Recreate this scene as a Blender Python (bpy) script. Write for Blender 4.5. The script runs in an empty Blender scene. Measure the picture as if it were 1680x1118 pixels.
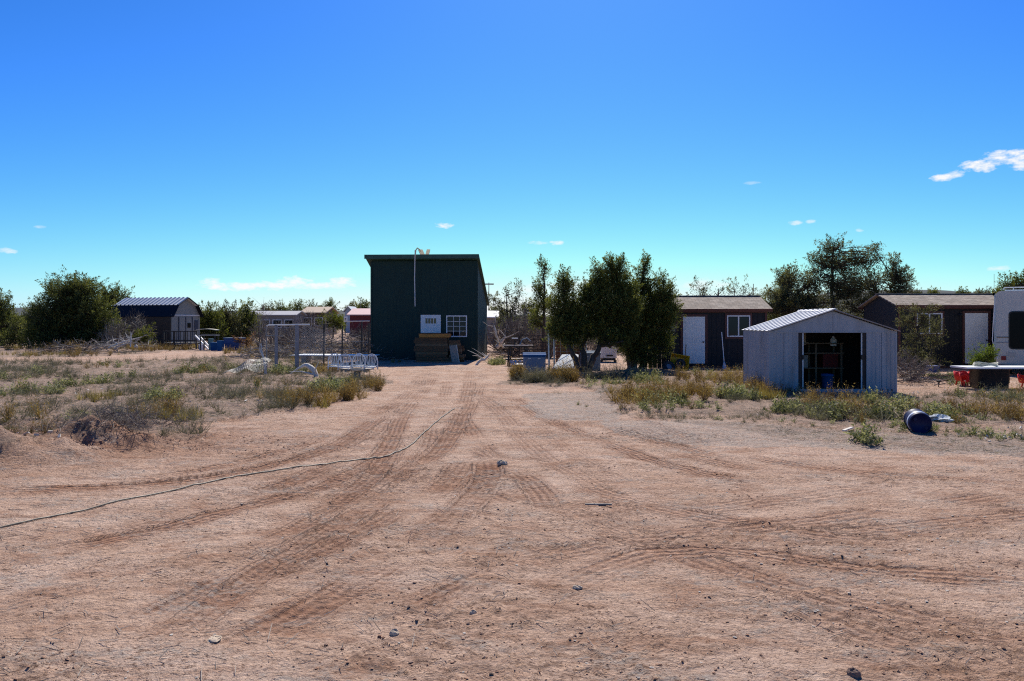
import bpy, math, numpy as np
from mathutils import Vector, Matrix, Euler
R = math.radians
rng = np.random.default_rng(7)
scn = bpy.context.scene
col = scn.collection

# ------------------------------------------------------------------ camera
CAM_H, FPX, HOR = 1.85, 1250.0, 527.0
cam_d = bpy.data.cameras.new('camera')
cam = bpy.data.objects.new('camera', cam_d); col.objects.link(cam)
cam.location = (0, 0, CAM_H); cam.rotation_euler = (R(90), 0, 0)
cam_d.sensor_width = 36.0; cam_d.lens = 36.0*FPX/1680.0
cam_d.shift_y = -(559.0-HOR)/1680.0
cam_d.clip_start = 0.05; cam_d.clip_end = 40000
scn.camera = cam

# ------------------------------------------------------------------ sun + sky
SUN_EL, SUN_AZ = 47.0, 5.5        # azimuth measured from +Y towards +X (behind the sheds)
sd = bpy.data.lights.new('sun', 'SUN'); sd.energy = 5.0; sd.angle = R(0.53); sd.color = (1.0, .94, .84)
sun = bpy.data.objects.new('sun', sd); col.objects.link(sun)
sv = Vector((math.sin(R(SUN_AZ))*math.cos(R(SUN_EL)), math.cos(R(SUN_AZ))*math.cos(R(SUN_EL)), math.sin(R(SUN_EL))))
sun.rotation_euler = sv.to_track_quat('Z', 'Y').to_euler()
sun.location = (0, 0, 50)

world = bpy.data.worlds.new('World'); scn.world = world; world.use_nodes = True
def build_world():
    nt = world.node_tree; N = nt.nodes; L = nt.links; N.clear()
    out = N.new('ShaderNodeOutputWorld'); bg = N.new('ShaderNodeBackground')
    sky = N.new('ShaderNodeTexSky'); sky.sky_type = 'NISHITA'; sky.sun_disc = False
    sky.sun_elevation = R(SUN_EL); sky.sun_rotation = R(SUN_AZ)
    sky.altitude = 1700; sky.air_density = 1.0; sky.dust_density = 1.4; sky.ozone_density = 3.0
    def val(op, a, b=None, c=None):
        n = N.new('ShaderNodeMath'); n.operation = op
        for i, v in enumerate((a, b, c)):
            if v is None: continue
            if isinstance(v, (int, float)): n.inputs[i].default_value = v
            else: L.new(v, n.inputs[i])
        return n.outputs[0]
    sep = N.new('ShaderNodeSeparateColor'); L.new(sky.outputs[0], sep.inputs[0])
    comb = N.new('ShaderNodeCombineColor')
    for i in range(3):
        g, p = SKY_GRADE[i]
        L.new(val('MINIMUM', val('MULTIPLY', val('POWER', val('MAXIMUM', sep.outputs[i], 0.0001), p), g), 7.75), comb.inputs[i])
    tc = N.new('ShaderNodeTexCoord'); nrm = N.new('ShaderNodeVectorMath'); nrm.operation = 'NORMALIZE'
    L.new(tc.outputs['Generated'], nrm.inputs[0])
    sx = N.new('ShaderNodeSeparateXYZ'); L.new(nrm.outputs[0], sx.inputs[0])
    az = val('ARCTAN2', sx.outputs[0], sx.outputs[1]); el = val('ARCSINE', sx.outputs[2])
    cv = N.new('ShaderNodeCombineXYZ'); L.new(az, cv.inputs[0]); L.new(val('MULTIPLY', el, 2.2), cv.inputs[1])
    def noise(scale, detail, rough):
        n = N.new('ShaderNodeTexNoise'); n.inputs['Scale'].default_value = scale
        n.inputs['Detail'].default_value = detail; n.inputs['Roughness'].default_value = rough
        L.new(cv.outputs[0], n.inputs['Vector']); return n.outputs[0]
    n1 = noise(48, 7, .58); n2 = noise(120, 6, .6)
    nn = val('ADD', val('MULTIPLY', n1, .65), val('MULTIPLY', n2, .35))
    # small fair-weather clouds low over the horizon: (azimuth deg, elevation deg, half widths deg, density)
    clouds = [(-20.0, 2.42, 2.4, .34, 1.0), (-17.2, 2.55, 2.6, .36, 1.0), (-16.0, 2.85, 1.7, .42, 1.0), (-13.8, 2.62, 2.6, .30, .9), (-12.6, 2.9, 1.1, .36, .95), (-21.6, 2.75, .9, .3, .8), (31.6, 9.85, 1.1, .5, 1.0), (32.9, 10.15, 1.5, .55, 1.0), (34.0, 9.7, 1.2, .4, .9), (29.6, 9.3, 1.0, .32, .95),
              (30.2, 9.45, .6, .3, .8), (-5.2, 7.1, .75, .26, .9), (3.35, 5.85, .62, .2, .8), (2.0, 5.85, .9, .16, .5), (-33.6, 4.4, .7, .22, .75),
              (20.4, 6.9, .5, .18, .6), (21.4, 6.95, .35, .16, .5), (5.0, 2.6, 2.6, .45, .55), (14.3, 2.7, 2.2, .5, .5), (1.5, 2.4, 1.5, .4, .5), (32.6, 3.35, .8, .22, .6), (24.5, 6.2, .3, .14, .4), (17.5, 9.8, .7, .12, .25), (-31.8, 6.0, .4, .12, .35)]
    tot = None
    for a, e, ra, re, den in clouds:
        dx = val('MULTIPLY', val('SUBTRACT', az, R(a)), 1/R(ra)); dy = val('MULTIPLY', val('SUBTRACT', el, R(e)), 1/R(re))
        d = val('ADD', val('MULTIPLY', dx, dx), val('MULTIPLY', dy, dy))
        m = val('SUBTRACT', 1.0, d)
        m = val('ADD', m, val('MULTIPLY', val('SUBTRACT', nn, .52), 5.0))
        n = N.new('ShaderNodeClamp'); L.new(val('MULTIPLY', m, .95), n.inputs[0]); m = val('MULTIPLY', n.outputs[0], den)
        tot = m if tot is None else val('MAXIMUM', tot, m)
    mix = N.new('ShaderNodeMix'); mix.data_type = 'RGBA'
    L.new(tot, mix.inputs['Factor']); L.new(comb.outputs[0], mix.inputs[6])
    mix.inputs[7].default_value = (CLOUD*.99, CLOUD*.99, CLOUD, 1)
    L.new(mix.outputs[2], bg.inputs[0]); bg.inputs[1].default_value = SKY_STRENGTH
    L.new(bg.outputs[0], out.inputs[0])
SKY_STRENGTH = 0.10
SKY_GRADE = [(.0847, 2.0), (.315, 1.5), (.574, 1.4)]      # deep polarised blue of the photograph
CLOUD = 7.8
build_world()
scn.view_settings.view_transform = 'Standard'; scn.view_settings.look = 'None'
scn.view_settings.exposure = 0.35; scn.view_settings.gamma = 1.0
scn.render.engine = 'CYCLES'
scn.cycles.use_denoising = False; scn.cycles.pixel_filter_type = 'BLACKMAN_HARRIS'; scn.cycles.filter_width = 1.15
scn.cycles.max_bounces = 6; scn.cycles.diffuse_bounces = 4; scn.cycles.transparent_max_bounces = 8
scn.cycles.caustics_reflective = False; scn.cycles.caustics_refractive = False

# ------------------------------------------------------------------ helpers
def P(px, py, d):                     # a point seen in the photograph, at depth d metres
    return Vector(((px-840)*d/FPX, d, CAM_H-(py-HOR)*d/FPX))
def G(px, py):                        # a point on level ground
    d = CAM_H*FPX/(py-HOR); return ((px-840)*d/FPX, d)

class Geo:
    """collects polygons; build() links them as one mesh object"""
    def __init__(s): s.V = []; s.F = []; s.T = []; s.n = 0
    def add(s, v, f, tint=None):
        v = np.asarray(v, float).reshape(-1, 3); f = np.asarray(f, np.int64)
        s.V.append(v); s.F.append(f+s.n); s.n += len(v)
        s.T.append(np.full(len(v), .5) if tint is None else np.broadcast_to(np.asarray(tint, float), (len(v),)))
        return s
    def box(s, c, size, rot=None, tint=None):
        c = np.array(c, float); h = np.array(size, float)/2
        v = np.array([[x, y, z] for x in (-1, 1) for y in (-1, 1) for z in (-1, 1)])*h
        if rot is not None: v = v @ np.array(Euler(rot).to_matrix()).T
        return s.add(v+c, [[0, 1, 3, 2], [4, 6, 7, 5], [0, 4, 5, 1], [2, 3, 7, 6], [0, 2, 6, 4], [1, 5, 7, 3]], tint)
    def bx(s, x0, x1, y0, y1, z0, z1, tint=None):
        return s.box(((x0+x1)/2, (y0+y1)/2, (z0+z1)/2), (x1-x0, y1-y0, z1-z0), None, tint)
    def bar(s, a, b, w, h=None, tint=None):     # rectangular bar from a to b
        a = Vector(a); b = Vector(b); d = b-a; h = h or w
        q = d.to_track_quat('Z', 'Y').to_matrix()
        v = []
        for k in (0, 1):
            for (x, y) in ((-w/2, -h/2), (w/2, -h/2), (w/2, h/2), (-w/2, h/2)):
                v.append(a+d*k+q @ Vector((x, y, 0)))
        return s.add(v, [[3, 2, 1, 0], [4, 5, 6, 7], [0, 1, 5, 4], [1, 2, 6, 5], [2, 3, 7, 6], [3, 0, 4, 7]], tint)
    def tube(s, pts, r, n=8, caps=True, tint=None):
        pts = [Vector(p) for p in pts]; m = len(pts)
        rr = r if hasattr(r, '__len__') else [r]*m
        v = []; up = Vector((.13, .21, 1)).normalized(); u = None
        for i, p in enumerate(pts):
            d = (pts[min(i+1, m-1)]-pts[max(i-1, 0)]).normalized()
            if u is None: u = d.orthogonal().normalized()
            else:
                u = (u-d*u.dot(d)); u = u.normalized() if u.length > 1e-6 else d.orthogonal().normalized()
            w = d.cross(u)
            for k in range(n):
                a = 2*math.pi*k/n; v.append(p+(u*math.cos(a)+w*math.sin(a))*rr[i])
        f = [[i*n+k, i*n+(k+1) % n, (i+1)*n+(k+1) % n, (i+1)*n+k] for i in range(m-1) for k in range(n)]
        s.add(v, f, tint)
        if caps:
            for i, ring in ((0, pts[0]), (m-1, pts[-1])):
                c = [v[i*n+k] for k in range(n)]+[pts[i]]
                s.add(c, [[k, (k+1) % n, n] if i else [(k+1) % n, k, n] for k in range(n)], tint)
        return s
    def lathe(s, prof, n=24, M=None, tint=None):   # prof: (r, z) list, axis z
        v = []
        for r, z in prof:
            for k in range(n):
                a = 2*math.pi*k/n; v.append((r*math.cos(a), r*math.sin(a), z))
        v = np.array(v)
        if M is not None:
            M = np.array(M); v = v @ M[:3, :3].T+M[:3, 3]
        f = [[i*n+k, i*n+(k+1) % n, (i+1)*n+(k+1) % n, (i+1)*n+k] for i in range(len(prof)-1) for k in range(n)]
        return s.add(v, f, tint)
    def prism(s, poly, y0, y1, tint=None):         # polygon in xz, extruded along y
        n = len(poly); v = [(x, y0, z) for x, z in poly]+[(x, y1, z) for x, z in poly]
        s.add(v, [[k, (k+1) % n, n+(k+1) % n, n+k] for k in range(n)], tint)
        s.add([(x, y0, z) for x, z in poly], [list(range(n))], tint)
        return s.add([(x, y1, z) for x, z in poly], [list(range(n))[::-1]], tint)
    def segs(s, p0, p1, r0, r1, n=3, tint=None):    # many thin tapered tubes at once
        p0 = np.asarray(p0, float); p1 = np.asarray(p1, float); d = p1-p0
        d = d/np.maximum(np.linalg.norm(d, axis=1, keepdims=True), 1e-9)
        ref = np.where(np.abs(d[:, 2:3]) > .9, np.array([[1., 0, 0]]), np.array([[0, 0, 1.]]))
        u = np.cross(d, ref); u /= np.linalg.norm(u, axis=1, keepdims=True); w = np.cross(d, u)
        r0 = np.broadcast_to(r0, (len(p0),))[:, None]; r1 = np.broadcast_to(r1, (len(p0),))[:, None]
        V = np.zeros((len(p0), 2*n, 3))
        for k in range(n):
            a = 2*math.pi*k/n; o = u*math.cos(a)+w*math.sin(a)
            V[:, k] = p0+o*r0; V[:, n+k] = p1+o*r1
        b = (np.arange(len(p0))*2*n)[:, None, None]
        f = np.array([[k, (k+1) % n, n+(k+1) % n, n+k] for k in range(n)])[None]
        t = None if tint is None else np.repeat(np.broadcast_to(tint, (len(p0),)), 2*n)
        return s.add(V.reshape(-1, 3), (b+f).reshape(-1, 4), t)
    def leaves(s, c, d, ln, wd, tint=None, g=None):         # one narrow triangle each
        g = g or rng
        c = np.asarray(c, float); m = len(c); d = d/np.maximum(np.linalg.norm(d, axis=1, keepdims=True), 1e-9)
        q = g.normal(size=(m, 3)); sd_ = np.cross(d, q); sd_ /= np.maximum(np.linalg.norm(sd_, axis=1, keepdims=True), 1e-9)
        ln = np.broadcast_to(ln, (m,))[:, None]; wd = np.broadcast_to(wd, (m,))[:, None]
        V = np.stack([c-sd_*wd/2, c+sd_*wd/2, c+d*ln], 1)
        t = None if tint is None else np.repeat(np.broadcast_to(tint, (m,)), 3)
        return s.add(V.reshape(-1, 3), np.arange(m*3).reshape(-1, 3), t)
    def arrays(s):
        return np.concatenate(s.V), s.F, np.concatenate(s.T)
    def mesh(s, name, mat=None, smooth=False):
        me = bpy.data.meshes.new(name)
        V = np.concatenate(s.V); T = np.concatenate(s.T)
        me.vertices.add(len(V)); me.vertices.foreach_set('co', V.astype(np.float32).ravel())
        lv = np.concatenate([f.ravel() for f in s.F]); tot = np.concatenate([np.full(len(f), f.shape[1]) for f in s.F])
        st = np.concatenate([[0], np.cumsum(tot)[:-1]])
        me.loops.add(len(lv)); me.loops.foreach_set('vertex_index', lv.astype(np.int32))
        me.polygons.add(len(tot)); me.polygons.foreach_set('loop_start', st.astype(np.int32))
        me.polygons.foreach_set('loop_total', tot.astype(np.int32))
        me.polygons.foreach_set('use_smooth', np.full(len(tot), bool(smooth)))
        me.update(calc_edges=True)
        a = me.attributes.new('tint', 'FLOAT', 'POINT'); a.data.foreach_set('value', T.astype(np.float32))
        if mat: me.materials.append(mat)
        return me
    def build(s, name, mat, parent=None, smooth=False, loc=None, rot=None):
        return link(name, s.mesh(name, mat, smooth), parent, loc, rot)

def link(name, me, parent=None, loc=None, rot=None):
    o = bpy.data.objects.new(name, me); col.objects.link(o)
    if parent is not None: o.parent = parent
    if loc is not None: o.location = loc
    if rot is not None: o.rotation_euler = rot
    return o
def tag(o, label, cat, group=None, kind=None):
    o['label'] = label; o['category'] = cat
    if group: o['group'] = group
    if kind: o['kind'] = kind
    return o
def empty(name, loc, rz, label, cat, group=None, rot=None):
    o = bpy.data.objects.new(name, None); col.objects.link(o)
    o.location = loc; o.rotation_euler = rot if rot else (0, 0, rz); o.empty_display_size = .2
    return tag(o, label, cat, group)
def structure(o): o['kind'] = 'structure'; return o
def stuff(o, label=None, cat=None):
    o['kind'] = 'stuff'
    if label: o['label'] = label; o['category'] = cat
    return o

_lat = np.random.default_rng(3).random((256, 256))
def vnoise(x, y, s, seed=0):
    x = np.asarray(x)/s+seed*17.31; y = np.asarray(y)/s+seed*9.77
    xi = np.floor(x).astype(int); yi = np.floor(y).astype(int); fx = x-xi; fy = y-yi
    fx = fx*fx*(3-2*fx); fy = fy*fy*(3-2*fy)
    a = _lat[xi & 255, yi & 255]; b = _lat[(xi+1) & 255, yi & 255]; c = _lat[xi & 255, (yi+1) & 255]; d = _lat[(xi+1) & 255, (yi+1) & 255]
    return (a*(1-fx)+b*fx)*(1-fy)+(c*(1-fx)+d*fx)*fy
def fbm(x, y, s, o=4, seed=0):
    t = 0; a = 1; w = 0
    for k in range(o): t = t+a*vnoise(x, y, s/2**k, seed+k); w += a; a *= .5
    return t/w-.5

# ------------------------------------------------------------------ materials
MATS = {}
def mat(name, c, var=.18, scale=6.0, rough=.75, bump=.15, bscale=60.0, metal=0.0, dirt=None, dscale=1.5, damt=.5, spec=.4, stretch=(1, 1, 1), tint=None):
    """plain weathered surface: colour with fine variation, larger dirt patches, slight relief"""
    if name in MATS: return MATS[name]
    m = bpy.data.materials.new(name); m.use_nodes = True; nt = m.node_tree; N = nt.nodes; L = nt.links
    b = N['Principled BSDF']; tc = N.new('ShaderNodeTexCoord'); mp = N.new('ShaderNodeMapping'); mp.inputs['Scale'].default_value = stretch
    L.new(tc.outputs['Object'], mp.inputs[0])
    def noise(sc, det=5, ro=.6):
        n = N.new('ShaderNodeTexNoise'); n.inputs['Scale'].default_value = sc; n.inputs['Detail'].default_value = det; n.inputs['Roughness'].default_value = ro
        L.new(mp.outputs[0], n.inputs['Vector']); return n.outputs[0]
    def ramp(src, c0, c1, p0=.3, p1=.7):
        r = N.new('ShaderNodeValToRGB'); r.color_ramp.elements[0].position = p0; r.color_ramp.elements[1].position = p1
        r.color_ramp.elements[0].color = (*c0, 1); r.color_ramp.elements[1].color = (*c1, 1); L.new(src, r.inputs[0]); return r.outputs[0]
    c = np.array(c)
    co = ramp(noise(scale), tuple(np.clip(c*(1-var), 0, 1)), tuple(np.clip(c*(1+var), 0, 1)))
    if dirt is not None:
        mx = N.new('ShaderNodeMix'); mx.data_type = 'RGBA'
        f = N.new('ShaderNodeMapRange'); f.inputs[1].default_value = .5; f.inputs[2].default_value = .72; f.inputs[4].default_value = damt
        L.new(noise(dscale, 6, .68), f.inputs[0]); L.new(f.outputs[0], mx.inputs['Factor']); L.new(co, mx.inputs[6]); mx.inputs[7].default_value = (*dirt, 1); co = mx.outputs[2]
    if tint is not None:                   # per-piece difference of the thing's own colour
        at = N.new('ShaderNodeAttribute'); at.attribute_name = 'tint'
        mx = N.new('ShaderNodeMix'); mx.data_type = 'RGBA'; L.new(at.outputs['Fac'], mx.inputs['Factor']); L.new(co, mx.inputs[6]); mx.inputs[7].default_value = (*tint, 1); co = mx.outputs[2]
    L.new(co, b.inputs['Base Color'])
    rr = N.new('ShaderNodeMapRange'); rr.inputs[3].default_value = max(.05, rough-.12); rr.inputs[4].default_value = min(1, rough+.12)
    L.new(noise(scale*2.3), rr.inputs[0]); L.new(rr.outputs[0], b.inputs['Roughness'])
    b.inputs['Metallic'].default_value = metal; b.inputs['Specular IOR Level'].default_value = spec
    if bump:
        bn = N.new('ShaderNodeBump'); bn.inputs['Strength'].default_value = bump; bn.inputs['Distance'].default_value = .01
        L.new(noise(bscale, 4), bn.inputs['Height']); L.new(bn.outputs[0], b.inputs['Normal'])
    MATS[name] = m; return m
def leafmat(name, stops, trans=.35, rough=.7):
    """foliage: colour by the per-clump tint, light passing through thin leaves"""
    if name in MATS: return MATS[name]
    m = bpy.data.materials.new(name); m.use_nodes = True; nt = m.node_tree; N = nt.nodes; L = nt.links; N.clear()
    out = N.new('ShaderNodeOutputMaterial'); at = N.new('ShaderNodeAttribute'); at.attribute_name = 'tint'
    r = N.new('ShaderNodeValToRGB'); L.new(at.outputs['Fac'], r.inputs[0])
    els = r.color_ramp.elements
    while len(els) < len(stops): els.new(.5)
    for e, (p, c) in zip(els, stops): e.position = p; e.color = (*c, 1)
    d = N.new('ShaderNodeBsdfPrincipled'); d.inputs['Roughness'].default_value = rough; d.inputs['Specular IOR Level'].default_value = .25
    t = N.new('ShaderNodeBsdfTranslucent'); mx = N.new('ShaderNodeMixShader'); mx.inputs[0].default_value = trans
    L.new(r.outputs[0], d.inputs['Base Color'])
    g = N.new('ShaderNodeMix'); g.data_type = 'RGBA'; g.blend_type = 'MULTIPLY'; g.inputs['Factor'].default_value = 1; L.new(r.outputs[0], g.inputs[6]); g.inputs[7].default_value = (1.15, 1.1, .6, 1)
    L.new(g.outputs[2], t.inputs[0]); L.new(d.outputs[0], mx.inputs[1]); L.new(t.outputs[0], mx.inputs[2]); L.new(mx.outputs[0], out.inputs[0])
    MATS[name] = m; return m
def glass(name='window_glass', c=(.010, .012, .015)):
    if name in MATS: return MATS[name]
    m = bpy.data.materials.new(name); m.use_nodes = True; b = m.node_tree.nodes['Principled BSDF']
    b.inputs['Base Color'].default_value = (*c, 1); b.inputs['Roughness'].default_value = .06; b.inputs['Specular IOR Level'].default_value = .22
    MATS[name] = m; return m

# ------------------------------------------------------------------ the ground
def poly_px(pts): return np.array([G(*p) for p in pts])
def inpoly(x, y, poly):
    r = np.zeros(np.shape(x), bool); n = len(poly); j = n-1
    for i in range(n):
        xi, yi = poly[i]; xj, yj = poly[j]
        with np.errstate(divide='ignore', invalid='ignore'):
            r ^= ((yi > y) != (yj > y)) & (x < (xj-xi)*(y-yi)/(yj-yi+1e-12)+xi)
        j = i
    return r
VEG_LEFT = poly_px([(-300, 596), (0, 594), (160, 596), (330, 587), (430, 580), (520, 586), (598, 600), (634, 633), (560, 655), (480, 673), (330, 702), (270, 732), (150, 742), (0, 764), (-300, 790)])
VEG_BACK = poly_px([(-400, 590), (0, 588), (130, 587), (220, 582), (300, 577), (340, 570), (345, 560), (-400, 560)])
VEG_MID = poly_px([(365, 580), (430, 583), (600, 592), (606, 570), (600, 558), (380, 558)])
VEG_RIGHT = poly_px([(830, 632), (842, 606), (980, 611), (1065, 608), (1222, 608), (1245, 640), (1480, 660), (1560, 648), (1680, 650), (1950, 650), (1950, 700), (1680, 695), (1480, 708), (1300, 692), (1200, 680), (1010, 674), (1000, 648), (940, 636)])
VEG_THIN = poly_px([(1000, 676), (1200, 682), (1480, 705), (1950, 696), (1950, 745), (1680, 745), (1440, 735), (1200, 705)])
GRAVEL = poly_px([(855, 645), (990, 640), (1010, 660), (1010, 690), (900, 688), (870, 670)])
GRAVEL2 = poly_px([(985, 690), (1150, 690), (1480, 715), (1950, 720), (1950, 750), (1400, 745), (1180, 730), (1000, 712)])
GRASS_RV = poly_px([(1535, 618), (1575, 614), (1640, 622), (1640, 640), (1560, 634)])
def wobble(x, y, a=.35, s=1.1): return x+fbm(x, y, s, 4, 11)*a*4, y+fbm(x, y, s, 4, 23)*a*4
def zones(x, y):
    wx, wy = wobble(x, y, .30, 1.3)
    veg = np.zeros(np.shape(x))
    for pl in (VEG_LEFT, VEG_BACK, VEG_MID, VEG_RIGHT): veg = np.maximum(veg, inpoly(wx, wy, pl))
    veg = np.maximum(veg, .55*inpoly(wx, wy, VEG_THIN))
    gr = np.maximum(inpoly(wx, wy, GRAVEL)*.9, inpoly(wx, wy, GRAVEL2)*.8)
    far = (y > 45) & (np.abs(x) > 6) | (y > 58)
    return np.maximum(veg, far*.6), gr
# wheel tracks: centre lines read off the photograph, laid out on the ground; (points, half width, depth, strength)
def catmull(pts, n=14):
    p = np.array(pts, float); p = np.vstack([2*p[0]-p[1], p, 2*p[-1]-p[-2]]); o = []
    for i in range(1, len(p)-2):
        for t in np.linspace(0, 1, n, endpoint=False):
            a, b, c, d = p[i-1:i+3]; o.append(.5*((2*b)+(-a+c)*t+(2*a-5*b+4*c-d)*t*t+(-a+3*b-3*c+d)*t**3))
    o.append(p[-2]); return np.array(o)
TR = [([(702, 606), (690, 620), (655, 658), (600, 700), (520, 742), (380, 776), (200, 795), (-60, 806)], .13, 1.0),
      ([(716, 612), (700, 636), (660, 684), (640, 740), (600, 790), (480, 852), (250, 932), (-60, 1010)], .13, 1.0),
      ([(772, 606), (768, 640), (748, 700), (690, 770), (560, 856), (350, 962), (60, 1110)], .14, 1.0),
      ([(755, 680), (790, 738), (800, 780), (765, 830), (690, 890), (520, 990), (260, 1130)], .15, 1.2),
      ([(772, 640), (815, 672), (860, 722), (950, 790), (1100, 836), (1330, 876), (1760, 930)], .14, .6),
      ([(690, 770), (790, 812), (900, 850), (1040, 884), (1240, 950), (1480, 1012), (1760, 1070)], .15, .55),
      ([(822, 640), (880, 680), (960, 715), (1120, 770), (1400, 812), (1760, 846)], .13, .9),
      ([(640, 660), (648, 700), (625, 745), (540, 792), (400, 832), (180, 880), (-60, 925)], .13, .9),
      ([(770, 700), (800, 745), (880, 800), (900, 850), (840, 920), (700, 1000), (560, 1118)], .14, .7),
      ([(930, 690), (1050, 692), (1200, 744), (1440, 778), (1760, 800)], .13, .7),
      ([(640, 905), (800, 890), (980, 880), (1150, 872), (1400, 850), (1760, 800)], .16, .7),
      ([(860, 1000), (1000, 930), (1100, 905), (1250, 912), (1450, 940), (1760, 960)], .14, .8),
      ([(1180, 990), (1300, 1000), (1480, 1060), (1760, 1130)], .14, .5),
      ([(-60, 1090), (120, 1060), (330, 1000), (560, 930)], .15, .8)]
TRACKS = [(catmull([G(*q) for q in p]), w, s) for p, w, s in TR]

def ground_z(x, y, detail=False):
    """height of the ground; detail adds the wheel marks for structured rows only"""
    x = np.asarray(x, float); y = np.asarray(y, float)
    near = np.clip((70-np.abs(y))/40, 0, 1)
    z = fbm(x, y, 9, 3, 5)*.10*near
    veg, gr = zones(x, y)
    z = z+veg*near*(.03+fbm(x, y, .7, 3, 31)*.10)
    for (px, py, rx, ry, h) in ((5, 758, 1.0, .35, .18), (-140, 750, 1.6, .9, .3), (85, 750, .9, .4, .15), (180, 732, .8, .35, .16), (30, 735, 1.2, .4, .12), (100, 700, 1.6, .6, .14), (360, 640, 1.5, .7, .16), (130, 578, 5, 1.6, .25), (765, 604, 2.0, .9, .12)):
        gx, gy = G(px, py); z = z+h*np.exp(-((x-gx)/rx)**2-((y-gy)/ry)**2)*(1+fbm(x, y, .8, 2, 41)*.8)+h*fbm(x, y, .22, 3, 43)*.5*np.exp(-((x-gx)/rx)**2-((y-gy)/ry)**2)
    gx, gy = G(90, 728); bank = np.exp(-((x-gx)/2.6)**2-((y-gy)/1.5)**2); z = z+bank*(fbm(x, y, .6, 4, 141)*.34+np.maximum(0, fbm(x, y, .2, 3, 143))*.22)
    z = z+np.clip((y-120)/2500, 0, 1)*6.0
    return z
GRID = {}
def build_ground():
    rows = np.concatenate([-np.geomspace(45, .5, 24), np.linspace(-.3, 2.4, 14), np.geomspace(2.5, 46, 490), np.geomspace(46.6, 120, 60), np.geomspace(125, 9000, 50)])
    nf = 780
    t = np.concatenate([-np.linspace(1, 0, 34, endpoint=False)[:, None].ravel()-1, np.linspace(-1, 1, nf), 1+np.linspace(1, 0, 34, endpoint=False)[::-1]])
    Y, T = np.meshgrid(rows, t, indexing='ij')
    w = np.where(Y > 0, 2.0+.72*np.maximum(Y, 0), 2.0)
    ex = np.maximum(np.abs(T)-1, 0)
    X = np.sign(T)*(np.minimum(np.abs(T), 1)*w+ex**2*(90+np.abs(Y)*1.2))
    Z = ground_z(X, Y)
    nr, nc = X.shape
    trk = np.zeros_like(X); relief = np.zeros_like(X); TU = np.full(X.shape, 9.0); TS = np.zeros_like(X); TF = np.zeros_like(X)
    ymin = Y[:, 0]; wrow = w[:, 0]; q = np.random.default_rng(19); nside = 34
    passes = []
    for pts, hw, st in TRACKS:
        passes.append((pts, hw, st))
        for k in range(2):
            tn = np.gradient(pts, axis=0); tn /= np.maximum(np.linalg.norm(tn, axis=1, keepdims=True), 1e-9); nm = np.stack([-tn[:, 1], tn[:, 0]], 1)
            L_ = np.linspace(0, 1, len(pts)); off = q.uniform(-.7, .7)+.45*np.sin(L_*q.uniform(2, 5)+q.uniform(0, 6))
            a0, a1 = sorted(q.integers(0, len(pts), 2)); a1 = min(len(pts), max(a1, a0+25))
            passes.append((pts[a0:a1]+nm[a0:a1]*off[a0:a1, None], hw*q.uniform(.8, 1.1), st*q.uniform(.45, .95)))
    for pts, hw, st in passes:
        best = np.full(X.shape, 9.0); sv_ = np.zeros(X.shape); s0 = 0; R0, R1 = len(rows), 0
        for a, b in zip(pts[:-1], pts[1:]):
            d = b-a; ln = np.hypot(*d)
            r0 = np.searchsorted(ymin, min(a[1], b[1])-.4); r1 = np.searchsorted(ymin, max(a[1], b[1])+.4)
            if r1 > r0 and ln > 1e-6:
                wl = wrow[r0:r1]; lo = min((min(a[0], b[0])-.4)/wl.min(), (min(a[0], b[0])-.4)/wl.max()); hi = max((max(a[0], b[0])+.4)/wl.min(), (max(a[0], b[0])+.4)/wl.max())
                c0 = int(np.clip(np.floor((lo+1)/2*(nf-1))+nside-1, 0, len(t)-2)); c1 = int(np.clip(np.ceil((hi+1)/2*(nf-1))+nside+2, c0+1, len(t)))
                xs = X[r0:r1, c0:c1]; ys = Y[r0:r1, c0:c1]; bb = best[r0:r1, c0:c1]; R0 = min(R0, r0); R1 = max(R1, r1)
                tt = np.clip(((xs-a[0])*d[0]+(ys-a[1])*d[1])/ln**2, 0, 1)
                ex_ = xs-a[0]-tt*d[0]; ey_ = ys-a[1]-tt*d[1]; dd = np.hypot(ex_, ey_)
                sg = np.where(d[0]*ey_-d[1]*ex_ >= 0, 1, -1); m = dd < np.abs(bb)
                best[r0:r1, c0:c1] = np.where(m, dd*sg, bb); sv_[r0:r1, c0:c1] = np.where(m, s0+tt*ln, sv_[r0:r1, c0:c1])
            s0 += ln
        if R1 <= R0: continue
        S = slice(R0, R1); u = best[S]/hw; au = np.abs(u)
        fade = np.clip(fbm(X[S], Y[S], 1.4, 4, 61+int(s0*10) % 50)*5.0+.68, 0, 1)*st*(au < 2.2)*np.clip(sv_[S]/.9, 0, 1)*np.clip((s0-sv_[S])/.9, 0, 1)
        inside = np.clip((1.15-au)/.2, 0, 1); rim = np.exp(-((au-1.35)/.28)**2)
        relief[S] += fade*(-.014*inside+.010*rim*(1+2.6*fbm(X[S], Y[S], .12, 3, 77)))
        trk[S] = np.maximum(trk[S], fade*np.maximum(inside*.8, rim*.6))
        m = fade*(au < 1.3) > TF[S]*(np.abs(TU[S]) < 1.3)
        TU[S] = np.where(m, u, TU[S]); TS[S] = np.where(m, sv_[S], TS[S]); TF[S] = np.where(m, fade, TF[S])
    near = np.clip((34-Y)/22, 0, 1)*np.clip((Y+2)/3, 0, 1)
    veg, gr = zones(X, Y)
    # churned clods, scuffs and loose grit
    churn = np.clip(fbm(X, Y*1.6, 1.3, 4, 91)*4.2+.25, 0, 1)
    clod = np.minimum(np.maximum(0, fbm(X, Y, .07, 3, 101)-.07), .16)*(.035+.075*churn)+np.minimum(np.maximum(0, fbm(X, Y, .2, 3, 111)-.08), .2)*.06*churn
    scuff = fbm(X*1.0+Y*.35, Y*1.5, .7, 5, 121)*.05
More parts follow.
